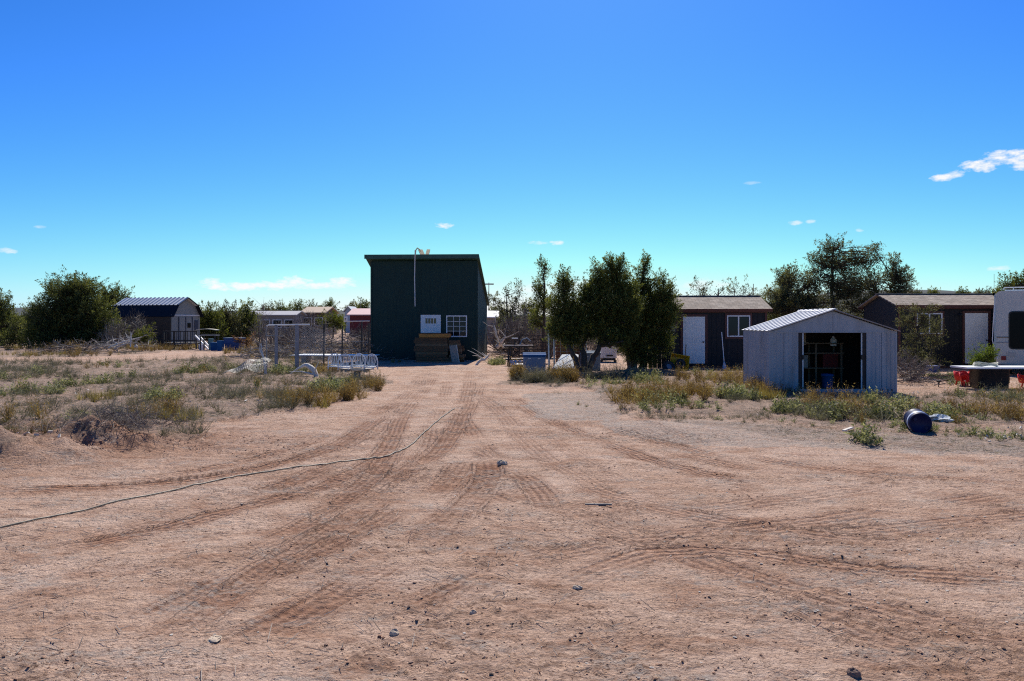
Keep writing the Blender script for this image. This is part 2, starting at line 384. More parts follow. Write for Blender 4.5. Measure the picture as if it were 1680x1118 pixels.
    Z = Z+near*(relief*(1-.7*veg)+clod+scuff+fbm(X, Y, .05, 2, 131)*.012)
    GRID.update(rows=rows, t=t, Z=Z)
    gx, gy = G(90, 728); bank = np.exp(-((X-gx)/3.0)**2-((Y-gy)/1.7)**2)
    attr = np.stack([np.maximum(trk*near, bank*.9), veg*(1-.55*bank), gr, np.maximum(churn*near, bank)], -1)
    me = bpy.data.meshes.new('ground')
    V = np.stack([X, Y, Z], -1).reshape(-1, 3)
    me.vertices.add(len(V)); me.vertices.foreach_set('co', V.astype(np.float32).ravel())
    i = (np.arange(nr-1)[:, None]*nc+np.arange(nc-1)[None]).ravel()
    F = np.stack([i, i+1, i+nc+1, i+nc], 1)
    me.loops.add(F.size); me.loops.foreach_set('vertex_index', F.astype(np.int32).ravel())
    me.polygons.add(len(F)); me.polygons.foreach_set('loop_start', (np.arange(len(F))*4).astype(np.int32)); me.polygons.foreach_set('loop_total', np.full(len(F), 4, np.int32))
    me.polygons.foreach_set('use_smooth', np.ones(len(F), bool)); me.update(calc_edges=True)
    a = me.attributes.new('zone', 'FLOAT_COLOR', 'POINT'); a.data.foreach_set('color', attr.astype(np.float32).ravel())
    a = me.attributes.new('tyre', 'FLOAT_COLOR', 'POINT'); a.data.foreach_set('color', np.stack([TU, TS, TF*np.clip((30-Y)/10, 0, 1), TU*0+1], -1).astype(np.float32).ravel())
    me.materials.append(ground_mat()); return structure(link('ground', me))
def ground_mat():
    m = bpy.data.materials.new('desert_soil'); m.use_nodes = True; nt = m.node_tree; N = nt.nodes; L = nt.links
    b = N['Principled BSDF']; b.inputs['Roughness'].default_value = .95; b.inputs['Specular IOR Level'].default_value = .12
    geo = N.new('ShaderNodeNewGeometry'); at = N.new('ShaderNodeAttribute'); at.attribute_name = 'zone'
    sp = N.new('ShaderNodeSeparateColor'); L.new(at.outputs['Color'], sp.inputs[0]); trk, veg, gr = sp.outputs[0], sp.outputs[1], sp.outputs[2]; churn = at.outputs['Alpha']
    def noise(sc, det=6, ro=.6, sy=1.0, off=0):
        mp = N.new('ShaderNodeMapping'); mp.inputs['Scale'].default_value = (1, sy, 1); mp.inputs['Location'].default_value = (off, off*.7, 0); L.new(geo.outputs['Position'], mp.inputs[0])
        n = N.new('ShaderNodeTexNoise'); n.inputs['Scale'].default_value = sc; n.inputs['Detail'].default_value = det; n.inputs['Roughness'].default_value = ro; L.new(mp.outputs[0], n.inputs['Vector']); return n.outputs[0]
    def rng_(src, a, b_, lo=0., hi=1.):
        r = N.new('ShaderNodeMapRange'); r.inputs[1].default_value = a; r.inputs[2].default_value = b_; r.inputs[3].default_value = lo; r.inputs[4].default_value = hi; L.new(src, r.inputs[0]); return r.outputs[0]
    def math_(op, a, b_):
        n = N.new('ShaderNodeMath'); n.operation = op
        for i, v in enumerate((a, b_)):
            if isinstance(v, (int, float)): n.inputs[i].default_value = v
            else: L.new(v, n.inputs[i])
        return n.outputs[0]
    def mix(f, a, b_, bl='MIX'):
        n = N.new('ShaderNodeMix'); n.data_type = 'RGBA'; n.blend_type = bl
        for s, v in (('Factor', f), (6, a), (7, b_)):
            if isinstance(v, tuple): n.inputs[s].default_value = (*v, 1)
            elif isinstance(v, float): n.inputs[s].default_value = v
            else: L.new(v, n.inputs[s])
        return n.outputs[2]
    pale, tan, red, dark, grey = SOIL
    ty = N.new('ShaderNodeAttribute'); ty.attribute_name = 'tyre'; t3 = N.new('ShaderNodeSeparateColor'); L.new(ty.outputs['Color'], t3.inputs[0]); tu, ts, tf = t3.outputs[0], t3.outputs[1], t3.outputs[2]
    au = math_('ABSOLUTE', tu, 0.0); ins = rng_(au, 1.2, .95)
    jit = math_('MULTIPLY', math_('SUBTRACT', noise(7, 5, .65, 1, 5), .5), 1.7)
    rib = math_('COSINE', math_('ADD', math_('MULTIPLY', tu, 3.14159*3.3), jit), 0.0)
    lug = math_('SINE', math_('ADD', math_('MULTIPLY', ts, 2*3.14159/.085), math_('MULTIPLY', au, 4.0)), 0.0)
    tread = math_('MULTIPLY', math_('MULTIPLY', tf, ins), math_('ADD', rib, math_('MULTIPLY', lug, .35)))      # -1.5 .. 1.5 where a tyre went
    cut = math_('MULTIPLY', rng_(tread, -.05, -.75), rng_(noise(5, 5, .65, 1, 61), .3, .55))
    c = mix(rng_(noise(.9, 7, .62), .38, .64), tan, pale)
    c = mix(rng_(noise(.55, 6, .6, 1.7, 30), .53, .72, 0, .75), c, (pale[0]*1.0, pale[1]*1.03, pale[2]*1.07))
    c = mix(rng_(noise(1.5, 7, .70, 2.0, 9), .49, .64, 0, .68), c, red)
    c = mix(math_('MULTIPLY', rng_(noise(2.6, 7, .72, 2.6, 71), .50, .66), .55), c, (tan[0]*.66, tan[1]*.64, tan[2]*.62))
    c = mix(rng_(noise(3.4, 6, .7, 3.0, 81), .55, .68, 0, .6), c, (pale[0]*1.12, pale[1]*1.12, pale[2]*1.1))
    c = mix(math_('MULTIPLY', trk, rng_(noise(3.0, 5, .7, 1, 4), .25, .6, .35, 1.0)), c, (red[0]*.9, red[1]*.82, red[2]*.78))
    c = mix(math_('MULTIPLY', cut, .8), c, (red[0]*.62, red[1]*.6, red[2]*.6))
    c = mix(math_('MULTIPLY', churn, rng_(noise(7.0, 6, .72, 1.5, 2), .47, .66, 0, .75)), c, dark)
    c = mix(math_('MULTIPLY', gr, rng_(noise(5.0, 6, .75, 1.3, 6), .36, .62, .15, .95)), c, grey)
    c = mix(math_('MULTIPLY', rng_(noise(1.1, 6, .72, 2.2, 16), .51, .62), rng_(noise(14.0, 5, .75, 1.4, 8), .42, .6, 0, .75)), c, grey)
    c = mix(math_('MULTIPLY', veg, rng_(noise(4.0, 6, .75, 1.2, 12), .32, .6, .15, .9)), c, LITTER)
    # grit: dark and pale grains
    c = mix(rng_(noise(44, 3, .7), .58, .68, 0, .85), c, dark)
    c = mix(math_('MULTIPLY', rng_(noise(19, 5, .75, 1.3, 41), .55, .63, 0, .95), rng_(noise(.8, 4, .6, 1.5, 51), .35, .6)), c, dark)
    c = mix(rng_(noise(64, 2, .6, 1, 3), .66, .76, 0, .7), c, (.60, .50, .43))
    c = mix(.55, c, mix(rng_(noise(22, 5, .75, 1, 21), .3, .7), (.72, .72, .72), (1.3, 1.3, 1.3)), 'MULTIPLY')
    L.new(c, b.inputs['Base Color'])
    crumb = math_('MULTIPLY', rng_(noise(40, 3, .55, 1, 91), .54, .66), rng_(noise(2.2, 5, .7, 1.6, 95), .44, .6, .12, 1.0))      # loose crumbs in drifts
    c = mix(math_('MULTIPLY', crumb, .35), c, (tan[0]*.72, tan[1]*.68, tan[2]*.64))
    L.new(c, b.inputs['Base Color'])
    h = math_('ADD', math_('MULTIPLY', noise(26, 7, .75), 1.2), math_('MULTIPLY', noise(6, 6, .72, 1.7), 1.8))
    h = math_('ADD', math_('ADD', h, math_('MULTIPLY', crumb, .7)), math_('MULTIPLY', tread, .45))
    bn = N.new('ShaderNodeBump'); bn.inputs['Strength'].default_value = .85; bn.inputs['Distance'].default_value = .045
    L.new(h, bn.inputs['Height']); L.new(bn.outputs[0], b.inputs['Normal'])
    return m
SOIL = ((.64, .455, .345), (.52, .335, .235), (.345, .18, .11), (.13, .07, .046), (.36, .325, .29))
LITTER = (.215, .165, .13)
ground = build_ground()
def surf(x, y):                        # height of the finished surface, wheel marks and clods included
    x = np.asarray(x, float); y = np.asarray(y, float); rows, t, Z = GRID['rows'], GRID['t'], GRID['Z']
    w = np.where(y > 0, 2.0+.72*np.maximum(y, 0), 2.0); q = np.abs(x)/w
    tt = np.sign(x)*np.where(q <= 1, q, 1+np.sqrt(np.maximum(0, np.abs(x)-w)/(90+np.abs(y)*1.2)))
    i = np.clip(np.searchsorted(rows, y)-1, 0, len(rows)-2); j = np.clip(np.searchsorted(t, tt)-1, 0, len(t)-2)
    a = np.clip((y-rows[i])/(rows[i+1]-rows[i]), 0, 1); b = np.clip((tt-t[j])/(t[j+1]-t[j]), 0, 1)
    return (Z[i, j]*(1-b)+Z[i, j+1]*b)*(1-a)+(Z[i+1, j]*(1-b)+Z[i+1, j+1]*b)*a
def gz(x, y): return float(surf(np.array([x]), np.array([y]))[0])
def gp(px, py, dz=0.0):               # point on the ground under a spot of the photograph
    x, y = G(px, py); return Vector((x, y, gz(x, y)+dz))

# far hills on the horizon
def build_hills():
    g = Geo(); n = 260; az = np.linspace(-62, 62, n)
    prof = 60+40*fbm(az, az*0, 14, 4, 3)*2
    for a, w, h in ((34, 13, 188), (54, 12, 190), (20, 10, 60), (-16, 16, 45), (-45, 14, 60)): prof = prof+h/(1+np.exp((np.abs(az-a)-w)*1.3))
    D = 7600.0
    ax = np.radians(az); V = []; nz = 9
    for k in range(nz):
        f = k/(nz-1)
        rr = D+f*900+fbm(az*3, az*0+k*1.7, 6, 3, 8)*260
        zz = -30+(prof+30)*(1-(1-f)**1.6)+(fbm(az*2, az*0+k, 3, 3, 9)*18 if k else 0)
        V.append(np.stack([np.sin(ax)*rr, np.cos(ax)*rr, zz], 1))
    V.append(V[-1]+np.stack([np.sin(ax)*1500, np.cos(ax)*1500, ax*0-20], 1)); nz += 1
    V = np.concatenate(V); i = (np.arange(nz-1)[:, None]*n+np.arange(n-1)[None]).ravel()
    g.add(V, np.stack([i, i+1, i+n+1, i+n], 1))
    return structure(g.build('hills', mat('hill_woodland', (.030, .040, .040), .35, .004, .95, 0), smooth=True))
build_hills()

# ------------------------------------------------------------------ shared materials
M_PLYGREEN = mat('dark_green_paint', (.0055, .029, .025), .22, 2.2, .75, .25, 40, dirt=(.010, .032, .03), dscale=.9, stretch=(3, 3, .5))
M_WHITE = mat('white_paint', (.72, .74, .76), .05, 4, .5, .06)
M_PALE = mat('pale_metal', (.60, .60, .60), .08, 3, .42, .05, 30, dirt=(.45, .42, .38), dscale=1.2, damt=.35)
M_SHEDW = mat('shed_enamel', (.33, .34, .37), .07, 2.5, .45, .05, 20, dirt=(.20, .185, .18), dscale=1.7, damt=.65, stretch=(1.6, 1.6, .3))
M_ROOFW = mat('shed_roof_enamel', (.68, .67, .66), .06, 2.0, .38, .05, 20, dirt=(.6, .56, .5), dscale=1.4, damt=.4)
M_DARKWALL = mat('charcoal_siding', (.008, .009, .013), .25, 3, .7, .3, 30, stretch=(4, 4, .4))
M_TRIM = mat('red_brown_trim', (.085, .030, .026), .2, 5, .65, .2, stretch=(2, 2, .5))
M_WOOD = mat('weathered_timber', (.26, .165, .085), .32, 5, .85, .5, 35, dirt=(.10, .075, .05), dscale=3, stretch=(.6, 5, 5))
M_PINE = mat('yellow_pine', (.40, .18, .03), .2, 5, .6, .2, stretch=(.6, 5, 5))
M_PLY = mat('raw_plywood', (.72, .52, .27), .16, 5, .7, .2, stretch=(1, 4, 4))
M_GREYWOOD = mat('grey_wood', (.30, .27, .24), .3, 9, .9, .5, 40, dirt=(.16, .14, .12), dscale=4)
M_BLEACH = mat('bleached_wood', (.62, .57, .50), .16, 9, .85, .5, 40, dirt=(.30, .26, .22), dscale=6)
M_BARK = mat('juniper_bark', (.065, .048, .038), .4, 9, .95, .7, 50, dirt=(.11, .09, .075), dscale=5, stretch=(1, 1, .3))
M_TWIG = mat('dead_twigs', (.115, .092, .075), .3, 6, .95, 0, tint=(.42, .36, .30))
M_BLACK = mat('black_plastic', (.012, .012, .013), .2, 6, .5, .1)
M_DARKMETAL = mat('dark_steel', (.035, .033, .032), .3, 9, .6, .15, metal=.3)
M_GALV = mat('galvanised_steel', (.42, .44, .46), .12, 9, .42, .08, metal=.65)
M_WIRE = mat('wire', (.36, .36, .36), .2, 9, .5, 0, metal=.3)
M_BLUEP = mat('blue_plastic', (.012, .075, .22), .15, 4, .75, .05, dirt=(.04, .08, .17), dscale=3, spec=.12)
M_DEEPBLUE = mat('deep_blue_plastic', (.012, .022, .13), .12, 4, .34, .04)
M_RED = mat('red_plastic', (.62, .025, .015), .1, 4, .4, .04)
M_YELLOW = mat('yellow_enamel', (.62, .36, .012), .14, 5, .45, .06, dirt=(.3, .2, .06), dscale=4)
M_GREYBLUE = mat('grey_blue_plastic', (.16, .21, .28), .1, 4, .75, .05, dirt=(.11, .125, .15), dscale=2, spec=.12)
M_CREAM = mat('cream_siding', (.25, .26, .235), .1, 3, .7, .15, dirt=(.17, .17, .15), dscale=1.3)
M_BROWNWALL = mat('brown_siding', (.055, .042, .032), .2, 3, .75, .2)
M_NAVYROOF = mat('navy_metal_roof', (.012, .014, .022), .15, 3, .6, .05, dirt=(.02, .022, .03), spec=.2)
M_RV = mat('trailer_gelcoat', (.50, .50, .47), .05, 3, .35, .03, dirt=(.38, .37, .34), dscale=1.6, damt=.4)
M_GLASS = glass()
def shingle_mat():
    m = bpy.data.materials.new('asphalt_shingles'); m.use_nodes = True; N = m.node_tree.nodes; L = m.node_tree.links; b = N['Principled BSDF']
    tc = N.new('ShaderNodeTexCoord'); mp = N.new('ShaderNodeMapping'); L.new(tc.outputs['Object'], mp.inputs[0])
    br = N.new('ShaderNodeTexBrick'); L.new(mp.outputs[0], br.inputs['Vector']); br.inputs['Scale'].default_value = 1
    br.inputs['Color1'].default_value = (.22, .175, .14, 1); br.inputs['Color2'].default_value = (.36, .31, .26, 1); br.inputs['Mortar'].default_value = (.08, .065, .055, 1)
    br.inputs['Brick Width'].default_value = .28; br.inputs['Row Height'].default_value = .14; br.inputs['Mortar Size'].default_value = .008; br.inputs['Bias'].default_value = -.1
    nz = N.new('ShaderNodeTexNoise'); nz.inputs['Scale'].default_value = 5; nz.inputs['Detail'].default_value = 6; L.new(tc.outputs['Object'], nz.inputs['Vector'])
    mx = N.new('ShaderNodeMix'); mx.data_type = 'RGBA'; mx.blend_type = 'MULTIPLY'; mx.inputs['Factor'].default_value = .7; L.new(br.outputs[0], mx.inputs[6])
    rp = N.new('ShaderNodeValToRGB'); rp.color_ramp.elements[0].color = (.55, .55, .55, 1); rp.color_ramp.elements[1].color = (1.35, 1.3, 1.25, 1); rp.color_ramp.elements[0].position = .3; rp.color_ramp.elements[1].position = .7
    L.new(nz.outputs[0], rp.inputs[0]); L.new(rp.outputs[0], mx.inputs[7]); L.new(mx.outputs[2], b.inputs['Base Color']); b.inputs['Roughness'].default_value = .92
    bn = N.new('ShaderNodeBump'); bn.inputs['Strength'].default_value = .6; bn.inputs['Distance'].default_value = .01; L.new(br.outputs['Fac'], bn.inputs['Height']); bn.invert = True; L.new(bn.outputs[0], b.inputs['Normal'])
    return m
M_SHINGLE = shingle_mat()

def grooved(g, x0, x1, y, z0, z1, pitch=.2, gw=.02, dep=.012, th=.04, ztop=None):
    """upright boarded sheet facing -y with real grooves; ztop(x) gives a sloping head"""
    xs = [(x0, 0)]; x = x0+pitch
    while x < x1-pitch*.4:
        xs += [(x-gw/2, 0), (x-gw/2+.003, dep), (x+gw/2-.003, dep), (x+gw/2, 0)]; x += pitch
    xs.append((x1, 0)); n = len(xs); zt = ztop or (lambda q: z1)
    v = [(a, y+d, z0) for a, d in xs]+[(a, y+d, zt(a)) for a, d in xs]
    g.add(v, [[k, k+1, n+k+1, n+k] for k in range(n-1)])
    v = [(x0, y+th, z0), (x1, y+th, z0), (x1, y+th, zt(x1)), (x0, y+th, zt(x0))]
    g.add(v, [[1, 0, 3, 2]]); return g
def window_part(parent, x0, x1, z0, z1, y, cols, rows, fw=.05, bw=.02, fm=None, glassm=None, recess=.03, sash=False):
    """window facing -y: frame, panes, glazing bars"""
    fm = fm or M_WHITE
    w = Geo(); yy = y-.03
    w.bx(x0, x1, yy, y+.05, z0, z0+fw); w.bx(x0, x1, yy, y+.05, z1-fw, z1)
    w.bx(x0, x0+fw, yy+.001, y+.05, z0+fw, z1-fw); w.bx(x1-fw, x1, yy+.001, y+.05, z0+fw, z1-fw)
    f = w.build('window', fm, parent)
    ix0, ix1, iz0, iz1 = x0+fw, x1-fw, z0+fw, z1-fw
    cw = (ix1-ix0)/cols; rh = (iz1-iz0)/rows
    for i in range(cols):
        for j in range(rows):
            Geo().bx(ix0+i*cw+bw/2, ix0+(i+1)*cw-bw/2, y-.004, y+.008, iz0+j*rh+bw/2, iz0+(j+1)*rh-bw/2).build('pane', glassm or M_GLASS, f)
    for i in range(1, cols): Geo().bx(ix0+i*cw-bw/2, ix0+i*cw+bw/2, y-.022, y+.02, iz0, iz1).build('glazing_bar', fm, f)
    for j in range(1, rows): Geo().bx(ix0, ix1, y-.018, y+.018, iz0+j*rh-bw/2, iz0+j*rh+bw/2).build('glazing_bar', fm, f)
    return f
def panel_door(parent, x0, x1, z0, z1, y, six=True, handle_right=True, fm=None, lights=0):
    g = Geo(); w = x1-x0; h = z1-z0
    g.bx(x0, x1, y-.02, y+.02, z0, z1)
    d = g.build('door', fm or M_WHITE, parent)
    if six:
        for a, b in ((.12, .34), (.40, .66), (.74, .90)):
            for c0, c1 in ((.12, .46), (.54, .88)):
                q = Geo(); X0, X1, Z0, Z1 = x0+w*c0, x0+w*c1, z0+h*a, z0+h*b
                q.bx(X0, X1, y-.028, y-.02, Z0, Z0+.02); q.bx(X0, X1, y-.028, y-.02, Z1-.02, Z1)
                q.bx(X0, X0+.02, y-.028, y-.02, Z0+.02, Z1-.02); q.bx(X1-.02, X1, y-.028, y-.02, Z0+.02, Z1-.02)
                q.bx(X0+.05, X1-.05, y-.026, y-.02, Z0+.05, Z1-.05); q.build('door_panel', fm or M_WHITE, d)
    if lights:
        lw = w*.56/lights; lx = x0+w*.22
        for k in range(lights): Geo().bx(lx+k*lw+.015, lx+(k+1)*lw-.015, y-.024, y-.019, z0+h*.80, z0+h*.92).build('pane', mat('amber_glass', (.11, .075, .035), .3, 12, .15, 0), d)
        for k in range(3): Geo().bx(x0+w*(.14+.25*k), x0+w*(.14+.25*k)+w*.2, y-.025, y-.019, z0+.15, z0+h*.66).build('door_panel', M_WHITE, d)
    hx = x1-.07 if handle_right else x0+.07
    Geo().lathe([(.012, 0), (.012, .03), (.03, .035), (.03, .06), (.0, .065)], 12, Matrix.Translation((hx, y-.018, z0+h*.46)) @ Matrix.Rotation(R(90), 4, 'X')).build('handle', M_DARKMETAL, d)
    return d

# ------------------------------------------------------------------ tall green building
def green_building():
    D = 36.0; x0 = (608-840)*D/FPX; W = 5.06; dep = 5.4; zf = 4.72; zb = 2.75
    b = empty('green_building', (x0, D, -.05), R(-3), 'tall dark green slant-roofed cabin at the end of the dirt drive', 'building')
    top = lambda y: zf+(zb-zf)*y/dep
    g = Geo(); grooved(g, 0, W, 0, 0, zf, 1.22, .012, .006); g.build('front_wall', M_PLYGREEN, b)
    def side(x, inv, nm):
        g = Geo(); n = 6; ys = np.linspace(.04, dep-.04, n)
        for k in range(n-1):
            a, c = ys[k]+.004, ys[k+1]-.004
            v = [(x, a, 0), (x, c, 0), (x, c, top(c)), (x, a, top(a))]
            g.add(v, [[0, 1, 2, 3] if not inv else [3, 2, 1, 0]])
        xi = x-.04 if not inv else x+.04
        g.add([(xi, .04, 0), (xi, dep-.04, 0), (xi, dep-.04, top(dep)), (xi, .04, top(.04))], [[3, 2, 1, 0]])
        g.build(nm, M_PLYGREEN, b)
    side(W, False, 'side_wall'); side(0, True, 'side_wall')
    Geo().bx(0, W, dep-.04, dep, 0, zb).build('back_wall', M_PLYGREEN, b)
    ov = .19; sl = (zb-zf)/dep
    zz = lambda y: zf+.05+sl*y
    g = Geo(); ya, yb = -.42, dep+.2
    for (o0, o1) in ((0, .06),):
        v = [(-ov, ya, zz(ya)), (W+.12, ya, zz(ya)), (W+.12, yb, zz(yb)), (-ov, yb, zz(yb)), (-ov, ya, zz(ya)+.06), (W+.12, ya, zz(ya)+.06), (W+.12, yb, zz(yb)+.06), (-ov, yb, zz(yb)+.06)]
        g.add(v, [[3, 2, 1, 0], [4, 5, 6, 7], [0, 1, 5, 4], [1, 2, 6, 5], [2, 3, 7, 6], [3, 0, 4, 7]])
    rf = g.build('roof', mat('green_roofing', (.03, .075, .06), .2, 4, .6, .2), b)
    Geo().bx(-ov, W+.12, ya-.03, ya-.002, zz(ya)-.12, zz(ya)+.075).build('fascia', mat('green_fascia', (.035, .085, .065), .2, 4, .6, .2), rf)
    for x in (.0, W-.09): Geo().bx(x, x+.09, -.022, -.001, 0, zf-.2).build('corner_board', M_PLYGREEN, b)
    Geo().bx(W+.001, W+.022, .0, .09, 0, zf-.2).build('corner_board', M_PLYGREEN, b)
    dx = lambda px: (px-608)*D/FPX; z = lambda py: CAM_H+.05-(py-HOR)*D/FPX
    panel_door(b, dx(691), dx(724), .16, z(517), -.01, six=False, lights=4, handle_right=True)
    window_part(b, dx(733), dx(767), z(553), z(518), -.01, 3, 4, .05, .018)
    return b
green_building()
# white pole and bent tan bracket against the green front
o = empty('mast', P(681, 503, 35.3), 0, 'thin white pole hung on the green front, hooked over the roof edge', 'pole')
Lp = P(681, 408, 35.3).z-P(681, 503, 35.3).z
Geo().tube([(0, 0, 0), (-.02, 0, Lp*.5), (.0, 0, Lp*.97)], .022, 8).build('shaft', M_PALE, o)
Geo().tube([(.0, 0, Lp*.84), (.03, .02, Lp*.97), (.10, .05, Lp*1.01), (.19, .1, Lp*.985), (.24, .12, Lp*.95)], [.02, .028, .03, .028, .02], 7).build('bracket', M_PLY, o)
p = P(695, 425, 36.2)
o = empty('plywood_offcut', (p.x, p.y, p.z-.06), R(8), 'yellow plywood V standing on the green roof edge beside the pole', 'board')
Geo().prism([(-.03, 0), (.18, 0), (.33, .86), (.17, .86), (.08, .36), (-.04, .84), (-.24, .84)], -.03, .03).build('board', M_PLY, o, rot=(R(-50), 0, 0))
Geo().bx(-.06, .2, .03, .2, 0, .1).build('foot', M_PLY, o)

# lumber stacked in front of the white door
def lumber():
    b = empty('lumber_stack', (P(685, 551, 34.4).x, 34.0, 0), R(-2), 'stack of weathered timbers with a yellow plank on top before the white door', 'timber stack')
    g2 = np.random.default_rng(5); z = gz(-4, 34)-.04; k = 0
    me = Geo().bx(0, 1, 0, .14, 0, .117).mesh('timber', mat('brown_timber', (.115, .068, .036), .3, 5, .85, .5, 35, dirt=(.07, .05, .035), dscale=3, stretch=(.6, 5, 5)))
    me2 = Geo().bx(0, 1, 0, .14, 0, .112).mesh('timber', mat('pale_timber', (.17, .112, .062), .25, 5, .85, .4, dirt=(.16, .12, .08), stretch=(.6, 5, 5)))
    while z < 1.02:
        for row, y in enumerate((0, .34, .68)):
            L_ = 1.42+g2.uniform(-.06, .16); o = link('timber', me2 if (k+row) % 3 == 0 else me, b, (-.06+g2.uniform(-.09, .06), y+g2.uniform(-.03, .03), z), (0, 0, R(g2.uniform(-1.5, 1.5)))); o.scale = (L_, 1, 1)
            if z < .9-.0*row:
                o = link('timber', me if (k+row) % 2 else me2, b, (1.45+g2.uniform(-.03, .08), y+g2.uniform(-.04, .04), z), (0, 0, R(g2.uniform(-2, 2)))); o.scale = (.48+g2.uniform(-.1, .2)-.35*max(0, z-.4), 1, 1)
        for x in (.1, .75, 1.3):
            o = link('spacer', me, b, (x, .02, z+.1175), (0, 0, R(90))); o.scale = (.8, .6, .085); o.location.x += .1
        z += .128; k += 1
    Geo().bx(.12, 1.46, -.05, .8, z+.0, z+.15).build('top_plank', M_PINE, b)
    Geo().bx(.10, 1.44, -.055, .75, z+.152, z+.19).build('top_plank', mat('brown_timber', (.115, .068, .036)), b)
lumber()
# panels leaning on and by the green building
o = empty('plastic_sheet', gp(659, 593) + Vector((0, 1.0, 0)), 0, 'blue plastic panel leaning at the foot of the green wall', 'panel', rot=(R(-24), 0, R(6)))
Geo().bx(-.42, .30, 0, .03, 0, .62).build('sheet', M_BLUEP, o); Geo().bx(-.44, .32, -.015, .045, .62, .65).build('rim', M_BLUEP, o)
o = empty('grey_board', Vector((P(748, 590, 34).x, 33.85, -.02)), 0, 'pale grey board leaning on the right end of the timber stack', 'board', rot=(0, R(-9), R(-10)))
Geo().bx(-.17, .15, 0, .04, 0, .80).build('face', M_GREYWOOD, o); Geo().bx(.151, .175, -.01, .05, 0, .80).build('edge_strip', M_BLEACH, o)

# ------------------------------------------------------------------ white metal shed with its doors open
def metal_shed():
    D = 19.6; x0 = (1262-840)*D/FPX; W = 3.27; dep = 2.15; ze = 1.60; zp = 2.13
    b = empty('metal_shed', (x0, D, 0.0), 0, 'pale metal garden shed with its dark doorway standing open', 'shed')
    ox0, ox1, oz0, oz1 = (1310-1262)*D/FPX, (1421-1262)*D/FPX, .10, 1.60-.02
    pw = .36
    def ribs(g, x0, x1, z0, z1, y, n, ax='x', out=-1):
        # one sheet with folded ribs near both edges and in the middle
        w = x1-x0; pr = [(0, 0), (.012, 1), (.03, 1), (.042, 0)]
        xs = []
        for c in (.0, .33, .40, .62, .69, .93):
            for a, d in pr: xs.append((x0+w*c*.955+a*w/.38, d*.012*out))
        xs.append((x1, 0)); m = len(xs)
        f = (lambda a, d, z: (a, y+d, z)) if ax == 'x' else (lambda a, d, z: (y+d, a, z))
        v = [f(a, d, z0) for a, d in xs]+[f(a, d, z1) for a, d in xs]
        q = [[k, k+1, m+k+1, m+k] for k in range(m-1)]
        if ax == 'y': q = [r[::-1] for r in q]
        g.add(v, q); return g
    for (a, c) in ((0.0, ox0/2), (ox0/2, ox0), (ox1, ox1+(W-ox1)/2), (ox1+(W-ox1)/2, W)):
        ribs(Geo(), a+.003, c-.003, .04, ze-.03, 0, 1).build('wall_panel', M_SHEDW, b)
    n = 6
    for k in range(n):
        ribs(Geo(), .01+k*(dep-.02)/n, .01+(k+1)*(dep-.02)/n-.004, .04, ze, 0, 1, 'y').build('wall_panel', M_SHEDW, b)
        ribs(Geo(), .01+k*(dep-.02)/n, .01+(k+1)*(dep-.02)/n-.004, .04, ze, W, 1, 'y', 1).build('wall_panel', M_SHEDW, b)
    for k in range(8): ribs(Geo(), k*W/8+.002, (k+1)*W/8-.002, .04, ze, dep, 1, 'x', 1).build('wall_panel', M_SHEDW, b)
    # gable in two halves with a seam, fascia and corner posts
    xm = W/2
    for s, (a, c) in ((0, (0.0, xm-.004)), (1, (xm+.004, W))):
        poly = [(a, ze-.03), (c, ze-.03), (c, zp-.03), ] if s == 0 else [(a, ze-.03), (c, ze-.03), (a, zp-.03)]
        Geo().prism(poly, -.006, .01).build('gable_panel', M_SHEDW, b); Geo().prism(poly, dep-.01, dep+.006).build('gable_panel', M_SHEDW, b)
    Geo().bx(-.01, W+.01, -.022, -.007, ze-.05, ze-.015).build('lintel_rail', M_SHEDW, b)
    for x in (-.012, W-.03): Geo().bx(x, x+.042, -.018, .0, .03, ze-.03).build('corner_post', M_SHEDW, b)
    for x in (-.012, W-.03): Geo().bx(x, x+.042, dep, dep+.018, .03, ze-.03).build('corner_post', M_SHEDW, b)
    # roof sheets, each a ribbed strip from eave to ridge
    ov = .09; sl = math.hypot(xm+.04, zp-ze+.02); ang = math.atan2(zp-ze, xm)
    m = 7; sw = (dep+2*ov)/m
    pts = [(0, 0), (.02, .022), (.07, .022), (.09, 0), (sw-.004, 0)]
    g = Geo(); q = len(pts)
    g.add([(0, a, d) for a, d in pts]+[(sl+.05, a, d) for a, d in pts], [[k, q+k, q+k+1, k+1] for k in range(q-1)])
    g.add([(0, a, d-.006) for a, d in pts]+[(sl+.05, a, d-.006) for a, d in pts], [[k, k+1, q+k+1, q+k] for k in range(q-1)])
    me = g.mesh('roof_sheet', M_ROOFW)
    for k in range(m):
        link('roof_sheet', me, b, (-.04, -ov+k*sw, ze-.0), (0, -ang, 0))
        link('roof_sheet', me, b, (W+.04, -ov+(k+1)*sw, ze-.0), (0, -ang, R(180)))
    Geo().prism([(xm-.1, zp-.005), (xm, zp+.045), (xm+.1, zp-.005), (xm, zp+.03)], -ov, dep+ov).build('ridge_cap', M_ROOFW, b)
    for s in (-1, 1):
        a = (xm, -ov-.004, zp+.012); c = (xm+s*(xm+.05), -ov-.004, ze-.012)
        Geo().bar(a, c, .05, .02).build('roof_edge', mat('roof_edge', (.30, .27, .26), .1), b)
    # door jambs, the edges of the two sliding doors, sill, floor
    for x in (ox0, ox1-.10): Geo().bx(x+.001, x+.099, .012, .05, oz0, oz1).build('door_jamb', mat('dark_brown_trim', (.035, .026, .024), .2), b)
    for x, s in ((ox0+.115, 1), (ox1-.115, -1)):
        d = Geo().bx(x-.014, x+.014, -.004, .02, oz0-.01, oz1-.04).build('sliding_door', M_PALE, b)
        Geo().bx(x-.024, x+.024, -.03, -.004, .86, .98).build('handle', M_BLACK, d)
